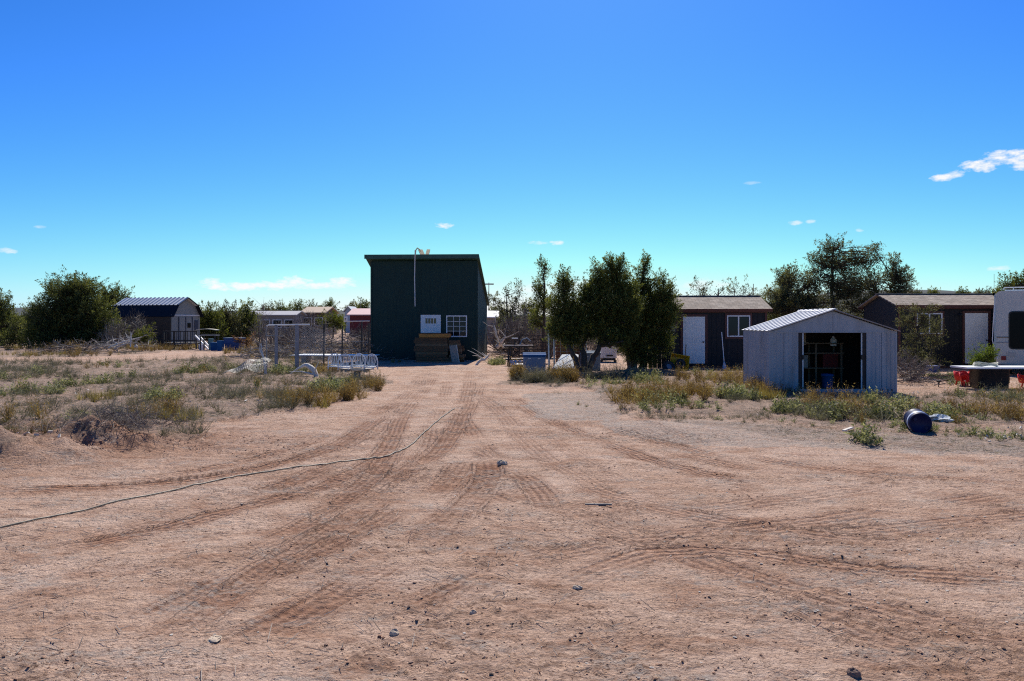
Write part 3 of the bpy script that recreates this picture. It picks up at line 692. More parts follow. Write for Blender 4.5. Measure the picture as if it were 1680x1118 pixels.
    Geo().bx(ox0, ox1, -.005, .05, oz1+.0, oz1+.03).build('door_track', M_DARKMETAL, b)
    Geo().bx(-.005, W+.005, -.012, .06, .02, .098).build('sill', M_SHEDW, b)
    Geo().bx(.02, W-.02, .062, dep-.02, .04, .09).build('floor_deck', M_WOOD, b)
    Geo().bx(.03, W-.03, dep-.06, dep-.03, .1, ze-.02).build('inner_shade_sheet', mat('painted_shade', (.02, .018, .018), .3), b)  # dark sheets added at back and sides: interior shade put in as colour
    for x in (.02, W-.04): Geo().bx(x, x+.02, .08, dep-.07, .1, ze-.02).build('inner_shade_sheet', mat('painted_shade', (.02, .018, .018), .3), b)
    Geo().bx(-.04, W+.04, -.06, dep+.06, -.12, .018).build('base_slab', M_GREYWOOD, b)
    return b, x0, D, W, dep
_, SX, SY, SW, SDEP = metal_shed()
# shelving and goods inside the shed
o = empty('storage_shelf', (SX+1.0, SY+1.35, .09), 0, 'bare timber shelving along the back of the metal shed', 'shelf')
for x in (0, .72, 1.42):
    for y in (0, .5): Geo().bx(x, x+.05, y, y+.05, 0, 1.15).build('post', mat('old_shelf_timber', (.16, .12, .08), .2), o)
for z in (.45, .86, 1.13): Geo().bx(-.02, 1.5, -.02, .57, z, z+.03).build('shelf_board', mat('old_shelf_timber', (.16, .12, .08), .2), o)
def carton(x, y, z, sx, sy, sz, m, lab, nm='box', rz=0):
    b = empty(nm, (x, y, z), rz, lab, 'box')
    Geo().bx(-sx/2, sx/2, -sy/2, sy/2, 0, sz).build('body', m, b); Geo().bx(-sx/2-.008, sx/2+.008, -sy/2-.008, sy/2+.008, sz+.001, sz+.035).build('lid', m, b)
carton(SX+2.15, SY+1.55, .57, .42, .36, .34, mat('dark_red_plastic', (.12, .012, .012), .1), 'dark red storage box on the shed shelf, right of the centre post', 'storage_box')
carton(SX+1.35, SY+1.55, .57, .36, .32, .30, mat('clear_tote', (.30, .30, .28), .1), 'pale storage tote on the middle shelf of the metal shed', 'storage_box')
carton(SX+1.25, SY+1.55, 1.26-.07, .46, .34, .30, mat('cardboard', (.32, .24, .16), .1), 'cardboard carton on the top shelf in the metal shed', 'carton')
def jug(p, h, r, m, lab, nm='jug', cat='jug'):
    b = empty(nm, p, 0, lab, cat)
    Geo().lathe([(0, 0), (r*.95, .0), (r, .01), (r, h*.62), (r*.55, h*.82), (r*.3, h*.88), (r*.3, h*.94)], 14).build('body', m, b, smooth=True)
    Geo().lathe([(r*.34, h*.94), (r*.34, h), (0, h)], 12).build('cap', M_BLUEP, b)
jug((SX+2.28, SY+1.5, 1.25-.09), .28, .09, M_WHITE, 'white jug on the top right of the shed shelf')
def bucket(p, r, h, m, lab, nm='bucket', rot=(0, 0, 0), cat='bucket', handle=True):
    b = empty(nm, p, 0, lab, cat, rot=rot)
    Geo().lathe([(0, .004), (r*.82, 0), (r*.86, .01), (r*.97, h*.86), (r*1.06, h*.87), (r*1.06, h*.91), (r, h*.92), (r, h), (r*.95, h), (r*.8, .02), (0, .02)], 22).build('body', m, b, smooth=True)
    if handle:
        Geo().tube([(r*1.03*math.cos(a), -.0+r*.2*math.sin(a), h*.9-r*.75*math.sin(a)) for a in np.linspace(0, math.pi, 12)], .004, 5).build('handle', M_WIRE, b)
    return b
bucket((SX+1.72, SY+.55, .09), .155, .36, M_BLUEP, 'blue bucket on the floor just inside the shed doorway')

# ------------------------------------------------------------------ the two charcoal cabins
def cabin(name, label, X0, X1, D, zw, zr, doors, wins, dep=3.0, ov=.16, rz=0):
    b = empty(name, (X0, D, -.02), rz, label, 'shed'); W = X1-X0
    Geo().bx(-.05, W+.05, -.03, dep+.05, 0, .10).build('base_skirt', M_TRIM, b)
    g = Geo(); grooved(g, 0, W, 0, .10, zw, .2, .016, .008); g.build('front_wall', M_DARKWALL, b)
    for x, s in ((0, -1), (W, 1)):
        Geo().add([(x, .04, .1), (x, dep, .1), (x, dep, zw), (x, dep/2, zr-.04), (x, .04, zw)], [[0, 1, 2, 3, 4] if s > 0 else [4, 3, 2, 1, 0]]).build('gable_wall', M_DARKWALL, b)
    Geo().bx(0, W, dep-.03, dep, .1, zw).build('back_wall', M_DARKWALL, b)
    # roof: two slopes with thickness
    r_ = math.hypot(dep/2+ov, (zr-zw)*(1+ov/(dep/2)))
    an = math.atan2(zr-zw, dep/2)
    for s in (0, 1):
        g = Geo().bx(0, W+2*ov, 0, r_, 0, .045)
        rf = g.build('roof_slope', M_SHINGLE, b, loc=(-ov, -ov, zw-ov*math.tan(an)) if s == 0 else (W+ov, dep+ov, zw-ov*math.tan(an)), rot=(an, 0, 0 if s == 0 else R(180)))
        Geo().bx(-.005, W+2*ov+.005, -.022, -.001, -.075, .05).build('fascia', M_TRIM, rf)
    Geo().prism([(0, 0), (W+2*ov, 0), (W+2*ov, .02), (0, .02)], -.12, .12).build('ridge_cap', mat('ridge_shingle', (.33, .28, .23), .2, 8), b, loc=(-ov, dep/2, zr+.042))
    for x in (.0, W-.09): Geo().bx(x, x+.09, -.024, -.001, .1, zw-.06).build('corner_board', M_TRIM, b)
    Geo().bx(.09, W-.09, -.020, -.001, zw-.16, zw-.06).build('frieze_board', M_TRIM, b)
    for (a, c, z0, z1) in doors:
        t = .09
        for (q0, q1, w0, w1) in ((a-t, a, z0, z1+t), (c, c+t, z0, z1+t), (a, c, z1, z1+t)): Geo().bx(q0-X0, q1-X0, -.03, -.001, w0, w1).build('door_trim', M_TRIM, b)
        panel_door(b, a-X0+.01, c-X0-.01, z0, z1, -.0, six=True)
    for (a, c, z0, z1) in wins:
        t = .08
        for (q0, q1, w0, w1) in ((a-t, a, z0-t, z1+t), (c, c+t, z0-t, z1+t), (a, c, z1, z1+t), (a, c, z0-t, z0)): Geo().bx(q0-X0, q1-X0, -.026, -.001, w0, w1).build('window_trim', M_TRIM, b)
        window_part(b, a-X0, c-X0, z0, z1, -.008, 2, 1, .045, .05)
    return b
cabin('charcoal_cabin', 'charcoal cabin with shingle roof, its window partly behind the metal shed', 6.45, 10.02, 30.0, 2.36, 2.86, [(6.72, 7.60, .20, 2.04)], [(8.45, 9.35, 1.25, 2.09)], rz=R(-1.2))
cabin('charcoal_cabin', 'charcoal cabin with shingle roof between the sparse juniper and the motorhome', 15.2, 20.6, 30.0, 2.50, 2.94, [(17.8, 18.72, .20, 2.18)], [(15.92, 16.92, 1.36, 2.18)], rz=R(-.6))
# wall lamp by the far door
o = empty('wall_lamp', (17.62, 29.96, 2.07), 0, 'small dark lamp beside the right cabin door', 'lamp')
Geo().lathe([(.12, 0), (.10, .04), (.03, .09), (0, .1)], 14).build('lamp_shade', M_DARKMETAL, o); Geo().bx(-.02, .02, -.02, .03, .05, .12).build('bracket', M_DARKMETAL, o)
# dark screen left of the first cabin
o = empty('dark_board_fence', (P(1064, 600, 29.6).x, 29.6, 0), 0, 'low black board screen joining the left cabin to the juniper', 'fence')
for k in range(7): Geo().bx(k*.17, k*.17+.16, (k % 2)*.012, .02+(k % 2)*.012, .02, 1.43+.015*(k*7 % 3)).build('board', M_DARKWALL, o)
for z in (.35, 1.15): Geo().bx(0, 1.2, .034, .07, z, z+.09).build('rail', M_DARKWALL, o)

# ------------------------------------------------------------------ gambrel barn, its deck and ramp
def barn():
    D = 55.0; c = P(281, 568, D); gw = 3.1; L_ = 5.2; zs = 2.25
    b = empty('gambrel_barn', (c.x, c.y, 0), R(75), 'gambrel barn with striped metal roof and pale end wall behind the dead branches', 'barn')
    # local: +x along the gable end (away to the right), +y... long side runs along -x rotated: gable spans x 0..gw at y=0, length along +y
    zb = 3.02; zr = 3.52; bx_ = .52
    prof = [(0, 0), (gw, 0), (gw, zs), (gw-bx_, zb), (gw/2, zr), (bx_, zb), (0, zs)]
    Geo().prism([(0, .12), (gw, .12), (gw, zs), (0, zs)], -.01, .03).build('gable_wall', M_CREAM, b)
    Geo().prism([(0.0, zs+.06), (gw, zs+.06), (gw-bx_, zb), (gw/2, zr), (bx_, zb)], -.01, .03).build('gable_board', M_CREAM, b)
    Geo().bx(-.02, gw+.02, -.035, .0, zs, zs+.06).build('belt_board', M_WHITE, b)
    for x in (.0, gw): Geo().bx(x-.02 if x == 0 else x, x if x == 0 else x+.02, .03, L_, .12, zs).build('side_wall', M_BROWNWALL, b)
    Geo().prism(prof, L_-.03, L_).build('back_wall', M_BROWNWALL, b)
    def slope(p, q, m, nm, rib):
        (xa, za), (xb, zb_) = p, q; g = Geo(); n = 16 if rib else 1; w = (L_+.5)/n; y0 = -.25
        d = Vector((xb-xa, 0, zb_-za)); nn = Vector((-d.z, 0, d.x)).normalized()*(1 if d.x*1 > 0 else 1)
        if nn.z < 0: nn = -nn
        for k in range(n):
            pr = [(0, 0), (.05, .0), (.07, .075), (.13, .075), (.15, 0), (w, 0)] if rib else [(0, 0), (w, 0)]
            m_ = len(pr); v = []
            for e in ((xa, za), (xb, zb_)): v += [(e[0]+nn.x*h, y0+k*w+a, e[1]+nn.z*h) for a, h in pr]
            g.add(v, [[i, i+1, m_+i+1, m_+i] for i in range(m_-1)])
        g.add([(xa-nn.x*.04, y0, za-nn.z*.04), (xb-nn.x*.04, y0, zb_-nn.z*.04), (xb-nn.x*.04, y0+L_+.5, zb_-nn.z*.04), (xa-nn.x*.04, y0+L_+.5, za-nn.z*.04)], [[0, 1, 2, 3]])
        return g.build(nm, m, b)
    e = .05
    slope((bx_-e, zb), (gw/2, zr+e), M_ROOFB, 'upper_roof', True); slope((gw-bx_+e, zb), (gw/2, zr+e), M_ROOFB, 'upper_roof', True)
    slope((-.1, zs-.08), (bx_-e, zb), M_NAVYROOF, 'lower_roof', False); slope((gw+.1, zs-.08), (gw-bx_+e, zb), M_NAVYROOF, 'lower_roof', False)
    for a, c_ in (((-.1, zs-.08), (bx_-e, zb)), ((bx_-e, zb), (gw/2, zr+e)), ((gw/2, zr+e), (gw-bx_+e, zb)), ((gw-bx_+e, zb), (gw+.1, zs-.08))):
        Geo().bar((a[0], -.26, a[1]), (c_[0], -.26, c_[1]), .1, .03).build('barge_board', M_NAVYROOF, b)
    # double door with dark stiles and small windows
    d = Geo().bx(.75, 2.25, -.03, -.011, .25, zs-.12).build('door', M_CREAM, b)
    for x in (.72, 1.46, 2.2): Geo().bx(x, x+.09, -.05, -.031, .25, zs-.1).build('door_stile', mat('slate_trim', (.05, .06, .08), .1), d)
    Geo().bx(1.7, 2.05, -.055, -.034, 1.35, 1.7).build('pane', M_GLASS, d)
    Geo().bx(2.5, 2.9, -.04, -.011, 1.15, 1.9).build('shutter', mat('slate_trim', (.05, .06, .08)), b)
    for x in (0, gw-.1): Geo().bx(x, x+.1, -.03, -.011, .12, zs).build('corner_board', M_CREAM, b)
M_ROOFB = mat('galvalume_roof', (.55, .58, .62), .08, 2, .35, .04, metal=.1, dirt=(.4, .42, .46))
barn()
def barn_deck():
    D = 49.5; a = P(268, 571, D); b = empty('barn_deck', (a.x, D, 0), R(4), 'dark timber deck with slatted railing before the barn', 'deck')
    W = P(322, 571, D).x-a.x
    for k in range(8): Geo().bx(0, W, k*.2, k*.2+.19, .40, .44).build('deck_board', M_DARKMETAL, b)
    g = mat('black_stained_timber', (.03, .026, .024), .2)
    for x in np.linspace(0, W-.08, 4): Geo().bx(x, x+.08, -.09, -.005, .0, 1.15).build('post', g, b)
    Geo().bx(-.02, W+.02, -.1, .01, 1.151, 1.21).build('handrail', g, b); Geo().bx(0, W, -.06, -.04, .55, .62).build('rail', g, b)
    for x in np.linspace(.18, W-.2, 9): Geo().bx(x, x+.045, -.035, -.012, .44, 1.15).build('baluster', g, b)
    for y in (.5, 1.5):
        for x in (.0, W-.1): Geo().bx(x, x+.1, y, y+.1, -.05, .4).build('post', g, b)
    r = empty('access_ramp', (P(320, 552, 49.2).x, 49.2, 0), 0, 'pair of white ramp rails sloping down from the barn deck', 'ramp')
    for y in (0, .55): Geo().bar((0, y, .92), (.98, y-.35, .04), .06, .09).build('rail', M_WHITE, r)
    for t in (.2, .5, .8): Geo().bar((.98*t, -.35*t, .92-.88*t), (.98*t, .55-.35*t, .92-.88*t), .05, .03).build('rung', M_WHITE, r)
barn_deck()
o = empty('long_board', (P(322, 541, 47.5).x, 47.5, P(322, 541, 47.5).z), 0, 'long pale board lying across trestles right of the barn deck', 'board', rot=(0, R(1.5), 0))
xs = np.linspace(0, 1.25, 8)
g = Geo(); g.prism([(x, .02+.05*math.sin(math.pi*x/1.25)) for x in xs]+[(x, -.02+.05*math.sin(math.pi*x/1.25)) for x in xs[::-1]], 0, .5); g.build('plank', mat('pale_board', (.50, .47, .36), .1), o)
o = empty('trestle_table', (P(328, 555, 47.6).x, 47.4, 0), 0, 'dark trestle table under the pale board right of the deck', 'table')
Geo().bx(0, 1.05, 0, .7, .93, .98).build('table_top', M_GREYWOOD, o); Geo().bx(0, 1.05, -.01, .71, .985, 1.02).build('cloth', M_DARKMETAL, o)
for x in (.05, .95):
    for y in (.05, .6): Geo().bx(x, x+.06, y, y+.06, -.02, .93).build('leg', M_DARKMETAL, o)
def tub(px, py, d, w, dep_, h, m, lab, nm='plastic_tub', taper=.86, rz=0.0, lid=None):
    p = P(px, py, d); b = empty(nm, (p.x, d, gz(p.x, d)-.02), rz, lab, 'tub')
    g = Geo(); a, c = w/2, dep_/2; r = []
    for z, s in ((0, taper), (h*.92, .97), (h*.93, 1.04), (h, 1.04)):
        r.append([(-a*s, -c*s, z), (a*s, -c*s, z), (a*s, c*s, z), (-a*s, c*s, z)])
    v = [q for k in r for q in k]; f = [[k*4+i, k*4+(i+1) % 4, k*4+4+(i+1) % 4, k*4+4+i] for k in range(3) for i in range(4)]
    g.add(v, f); g.add(r[0], [[3, 2, 1, 0]]); o = g.build('body', m, b)
    md = o.modifiers.new('b', 'BEVEL'); md.width = .02; md.segments = 2
    Geo().box((0, 0, h+.012), (w*1.06, dep_*1.06, .024)).build('lid', lid or m, b)
    return b
tub(352, 570, 47, .42, .5, .50, M_BLUEP, 'blue plastic tub nearest the white ramp', rz=.2)
tub(362, 568, 46.6, .30, .4, .62, M_BLUEP, 'upright blue tub between its two neighbours right of the ramp', rz=-.1)
tub(346, 567, 48.2, .22, .3, .72, mat('teal_plastic', (.10, .22, .25), .1), 'slim grey-teal bin behind the blue tubs', 'plastic_bin')
tub(385, 568, 48, 1.1, .8, .78, mat('faded_blue_plastic', (.055, .09, .22), .15), 'large faded blue tub by the thicket', lid=M_GREYBLUE)
tub(331, 570, 48.8, .3, .3, .36, M_WHITE, 'small white cooler beside the barn ramp', 'cooler')

# ------------------------------------------------------------------ far buildings
def simple_house(name, label, px0, px1, d, zw, zr, wm, rm, dep=6, ridge_x=True, nwin=3, rz=0, zbase=-.1, cat='house'):
    a = P(px0, 520, d); W = (px1-px0)*d/FPX
    b = empty(name, (a.x, d, zbase), rz, label, cat)
    Geo().bx(0, W, 0, dep, 0, zw).build('wall', wm, b)
    if ridge_x:
        for s in (0, 1):
            y0, y1 = (-.4, dep/2) if s == 0 else (dep+.4, dep/2)
            Geo().add([(-.3, y0, zw-.05), (W+.3, y0, zw-.05), (W+.3, y1, zr), (-.3, y1, zr), (-.3, y0, zw+.05), (W+.3, y0, zw+.05), (W+.3, y1, zr+.1), (-.3, y1, zr+.1)],
                      [[3, 2, 1, 0], [4, 5, 6, 7], [0, 1, 5, 4], [1, 2, 6, 5], [2, 3, 7, 6], [3, 0, 4, 7]]).build('roof_slope', rm, b)
        for x in (0, W): Geo().add([(x, 0, zw), (x, dep, zw), (x, dep/2, zr)], [[0, 1, 2]]).build('gable_wall', wm, b)
    else:
        for s in (0, 1):
            x0, x1 = (-.3, W/2) if s == 0 else (W+.3, W/2)
            Geo().add([(x0, -.4, zw-.05), (x0, dep+.4, zw-.05), (x1, dep+.4, zr), (x1, -.4, zr), (x0, -.4, zw+.05), (x0, dep+.4, zw+.05), (x1, dep+.4, zr+.1), (x1, -.4, zr+.1)],
                      [[0, 1, 2, 3], [7, 6, 5, 4], [0, 4, 5, 1], [1, 5, 6, 2], [2, 6, 7, 3], [3, 7, 4, 0]]).build('roof_slope', rm, b)
        for y in (0, dep): Geo().add([(0, y, zw), (W, y, zw), (W/2, y, zr)], [[0, 1, 2]]).build('gable_wall', wm, b)
    for k in range(nwin):
        x = W*(k+.5)/nwin; f = Geo().bx(x-.55, x+.55, -.06, -.001, zw*.42, zw*.8).build('window', M_WHITE, b); Geo().bx(x-.46, x+.46, -.075, -.061, zw*.46, zw*.77).build('pane', M_GLASS, f)
    return b
simple_house('mobile_home', 'long low grey mobile home far behind the fence ruin', 406, 484, 92, 2.65, 3.1, mat('grey_vinyl', (.20, .19, .19), .1), mat('grey_roof', (.30, .30, .33), .1), dep=4, nwin=4)
simple_house('brown_house', 'brown house with sloping tan roof far behind the dead brush', 496, 532, 98, 3.0, 3.75, mat('brown_stucco', (.12, .075, .055), .15), mat('tan_roof', (.34, .25, .18), .15), dep=7, nwin=2)
simple_house('maroon_barn', 'maroon barn with pale pink roof far left of the green building', 574, 640, 88, 2.65, 3.35, mat('maroon_siding', (.13, .018, .022), .15), mat('pink_roof', (.52, .33, .33), .1), dep=6, nwin=0, cat='barn')
simple_house('pale_outbuilding', 'tiny pale blue gabled outbuilding far behind the olive bush', 566, 577, 120, 3.4, 4.2, mat('pale_blue_siding', (.32, .38, .45), .1), mat('pale_roof', (.42, .46, .5), .1), dep=5, ridge_x=False, nwin=0, cat='shed')
simple_house('white_outbuilding', 'small white gabled outbuilding behind the right edge of the green building', 784, 812, 62, 2.25, 2.72, mat('grey_siding', (.23, .21, .20), .1), mat('white_roof', (.75, .74, .72), .1), dep=5, nwin=0, cat='shed')
o = empty('white_sign', P(567, 524, 84) - Vector((0, 0, 1.9)), 0, 'small white sign board on a post left of the maroon barn', 'sign')
Geo().bx(-.03, .03, 0, .06, 0, 1.9).build('post', M_DARKMETAL, o); Geo().bx(-.2, .2, -.03, 0, 1.6, 2.2).build('board', M_WHITE, o); Geo().bx(-.06, .07, -.035, -.031, 1.85, 2.0).build('mark', M_DARKMETAL, o)

# ------------------------------------------------------------------ motorhome at the right edge
def motorhome():
    D = 26.0; a = P(1634, 598, D); W = 2.45; z0 = P(0, 598, D).z; z1 = P(0, 478, D).z
    b = empty('motorhome', (a.x, D, 0), R(-33.5), 'pale motorhome with large dark window, cut by the right edge', 'motorhome')
    L_ = 7.2; r = .14
    n = 6; poly = []
    for cx, cz, a0 in ((W-r, z1-r, 0), (r, z1-r, 90), (r*.5, z0+r*.5, 180), (W-r*.5, z0+r*.5, 270)):
        rr = r if cz > 1 else r*.5
        for k in range(n+1):
            t = R(a0+90*k/n); poly.append((cx+rr*math.cos(t), cz+rr*math.sin(t)))
    g = Geo(); g.prism(poly[::-1], 0, L_); g.build('body', M_RV, b)
    # window with rounded corners
    def rrect(x0, x1, za, zb, q, y0, y1):
        o = []
        for cx, cz, a0 in ((x1-q, zb-q, 0), (x0+q, zb-q, 90), (x0+q, za+q, 180), (x1-q, za+q, 270)):
            for k in range(6): t = R(a0+18*k); o.append((cx+q*math.cos(t), cz+q*math.sin(t)))
        return Geo().prism(o[::-1], y0, y1)
    zt, zb_ = P(0, 512, D).z, P(0, 572, D).z
    w = rrect(.36, W-.36, zb_-.02, zt+.02, .12, -.016, .004).build('window', M_BLACK, b)
    rrect(.40, W-.40, zb_+.02, zt-.02, .10, -.022, -.014).build('pane', mat('tinted_glass', (.004, .005, .006), .1, 4, .2, 0, spec=.08), w)
    Geo().bx(.02, W-.02, -.012, .004, P(0, 553.5, D).z-.018, P(0, 553.5, D).z+.018).build('stripe', mat('brown_stripe', (.20, .16, .12)), b)
    Geo().bx(.02, .36, -.012, .004, P(0, 562, D).z-.02, P(0, 562, D).z+.012).build('stripe', mat('grey_stripe', (.3, .3, .31)), b)
    Geo().bx(.30, .56, -.012, .004, P(0, 585, D).z, P(0, 578, D).z).build('access_hatch', mat('hatch', (.44, .44, .41), .05), b)
    # roof rack, awning arm, marker lights, wheels, bumper
    rk = Geo().tube([(.2, .2, z1+.06), (.25, .2, z1+.12), (W-.25, .2, z1+.12), (W-.2, .2, z1+.06)], .018, 6).build('roof_rail', M_WHITE, b)
    for x in (.5, 1.3, 2.0): Geo().tube([(x, .2, z1-.01), (x, .2, z1+.12)], .015, 6).build('rail_post', M_WHITE, rk)
    Geo().bx(.25, W-.25, .3, L_-.5, z1+.001, z1+.05).build('roof_panel', M_WHITE, b)
    Geo().bx(-.05, -.005, .02, .07, z0+.1, z1-.12).build('awning_arm', M_GALV, b)
    Geo().tube([(-.03, .04, z1-.25), (-.08, .0, 1.7), (-.10, -.02, 1.2), (-.04, -.02, .85), (.05, -.04, .55)], .014, 6).build('awning_strap', M_WHITE, b)
    Geo().lathe([(.05, 0), (.05, L_*.6)], 10, Matrix.Translation((-.06, .1, z1-.1)) @ Matrix.Rotation(R(-90), 4, 'X')).build('awning_roll', M_WHITE, b)
    Geo().bx(.1, W-.1, -.14, -.001, z0-.14, z0-.02).build('bumper', M_DARKMETAL, b)
    for x in (.35, W-.35):
        for y in (1.2, 5.4):
            t = Geo().lathe([(0, -.1), (.2, -.1), (.34, -.11), (.36, -.06), (.36, .06), (.34, .11), (.2, .1), (0, .1)], 20, Matrix.Translation((x, y, .35)) @ Matrix.Rotation(R(90), 4, 'Y')).build('wheel', M_BLACK, b, smooth=True)
    for x in (.22, W-.22): Geo().bx(x-.07, x+.07, -.02, .004, .52, .66).build('tail_light', mat('tail_light_red', (.22, .03, .03), .1), b)
motorhome()

# ------------------------------------------------------------------ white board on a black tub, red chairs
def board_table():
    D = 20.8; b = empty('board_table', (P(1574, 603, D).x, D, 0), 0, 'long white board laid across a black stock tub as a table', 'table')
    z = P(0, 603, D).z
    Geo().bx(0, 2.5, -.35, .45, z-.022, z+.022).build('table_top', M_WHITE, b)
    t = Geo(); x0 = (1596-1574)*D/FPX; w = 58*D/FPX
    n = 28; prof = [(.43, -.02), (.445, .02), (.45, z*.25), (.47, z*.3), (.47, z*.9), (.50, z*.92), (.50, z-.024)]
    v = []
    for r_, h in prof:
        for k in range(n):
            a = 2*math.pi*k/n; c, s_ = math.cos(a), math.sin(a); e = .55
            v.append((x0+w/2+w*r_*np.sign(c)*abs(c)**e, .05+.34*2*r_*np.sign(s_)*abs(s_)**e, h))
    t.add(v, [[i*n+k, i*n+(k+1) % n, (i+1)*n+(k+1) % n, (i+1)*n+k] for i in range(len(prof)-1) for k in range(n)])
    t.build('stock_tub', M_BLACK, b, smooth=True)
    h = empty('hose_ring', (P(1620, 600, D).x, D+.1, z+.03), 0, 'pale coiled hose ring lying on the white board table', 'hose')
    for k in range(3): Geo().tube([(.30*math.cos(a)+.01*k, .22*math.sin(a), .018+k*.03+.02*math.sin(3*a+k)) for a in np.linspace(0, 2*math.pi, 26)], .017, 6, False).build('coil', mat('pale_hose', (.52, .50, .38), .1), h)
board_table()
def red_chair(px, py, d, rz, lab, s=1.0):
    """small moulded tub chair with a scalloped back"""
    p = P(px, py, d); b = empty('red_chair', (p.x, d, gz(p.x, d)), rz, lab, 'chair')
    n = 20; g = Geo(); v = []; rows = [(.12, .15), (.17, .16), (.19, .26), (.205, .38)]
    for i, (r_, h) in enumerate(rows):
        for k in range(n+1):
            a = R(-215+250*k/n); dz = .03*abs(math.sin(a*2.5))*(i == 3); v.append((r_*math.cos(a)*s, -r_*math.sin(a)*s*.9, (h+dz)*s))
    f = [[i*(n+1)+k, i*(n+1)+k+1, (i+1)*(n+1)+k+1, (i+1)*(n+1)+k] for i in range(3) for k in range(n)]
    g.add(v, f); o = g.build('backrest', M_RED, b, smooth=True); md = o.modifiers.new('s', 'SOLIDIFY'); md.thickness = .015
    Geo().lathe([(0, .14*s), (.15*s, .14*s), (.165*s, .15*s), (.165*s, .175*s), (0, .165*s)], 20).build('seat', M_RED, b, smooth=True)
    for a in (45, 135, 225, 315): Geo().tube([(.11*s*math.cos(R(a)), .11*s*math.sin(R(a)), .15*s), (.15*s*math.cos(R(a)), .15*s*math.sin(R(a)), 0)], [.02*s, .014*s], 8).build('leg', M_RED, b)
    return b
red_chair(1578, 628, 21.6, .3, 'small red plastic chair left of the black stock tub', 1.0)
red_chair(1587, 629, 21.3, -.4, 'second red plastic chair, touching the black stock tub', .95)
red_chair(1683, 632, 21.0, 2.6, 'red plastic seat at the right edge beyond the tub', .9)

# ------------------------------------------------------------------ blue drum and the white bag
M_DRUM = mat('drum_plastic', (.006, .009, .055), .15, 4, .5, .05, spec=.25)
def drum():
    c = P(1508, 688, 12.5); r = .178; L_ = .46
    ax = Vector((.30, .95, .03)).normalized()
    M = Matrix.Translation((c.x, c.y-.05, gz(c.x, c.y)+r-.03)) @ ax.to_track_quat('Z', 'Y').to_matrix().to_4x4()
    b = empty('blue_drum', (0, 0, 0), 0, 'deep blue plastic drum lying on its side in the weeds', 'drum'); b.matrix_world = M
    Geo().lathe([(0, .015), (r*.84, .012), (r*.86, 0), (r*.93, 0), (r*.97, .03), (r, .08), (r, .18), (r*1.035, .19), (r*1.035, .215), (r, .225), (r, .40), (r*1.035, .41), (r*1.035, .435), (r, .445), (r, L_-.07), (r*.96, L_-.02), (r*.85, L_), (0, L_)], 36).build('body', M_DRUM, b, smooth=True)
    Geo().lathe([(r*1.0, .095), (r*1.012, .097), (r*1.012, .165), (r*1.0, .168)], 36).build('painted_glint_band', mat('painted_glint', (.52, .58, .72), .08, 5, .35), b, smooth=True)  # pale ring added: the sunlit glint on the drum painted in
    for a in (40, 220): Geo().lathe([(.028, .014), (.028, -.006), (0, -.006)], 12, Matrix.Translation((r*.6*math.cos(R(a)), r*.6*math.sin(R(a)), 0))).build('bung', M_DRUM, b)
drum()
def bag():
    c = gp(1541, 698); g = Geo(); q = np.random.default_rng(21); n, m = 26, 14; v = []
    for i in range(m+1):
        th = math.pi*i/m
        for k in range(n):
            a = 2*math.pi*k/n; rr = 1+.28*math.sin(3*a+i)+.2*math.sin(7*a+2*i)+q.normal()*.09
            v.append((.19*rr*math.sin(th)*math.cos(a), .11*rr*math.sin(th)*math.sin(a), .06*math.cos(th)*(1+.4*math.sin(5*a+i))))
    g.add(v, [[i*n+k, i*n+(k+1) % n, (i+1)*n+(k+1) % n, (i+1)*n+k] for i in range(m) for k in range(n)])
    o = g.build('plastic_bag', mat('white_polythene', (.66, .68, .66), .1, 9, .35, .2), None, False, c+Vector((0, 0, .05)), (0, R(4), .2))
    tag(o, 'crumpled white plastic bag on the ground beside the blue drum', 'bag')
bag()

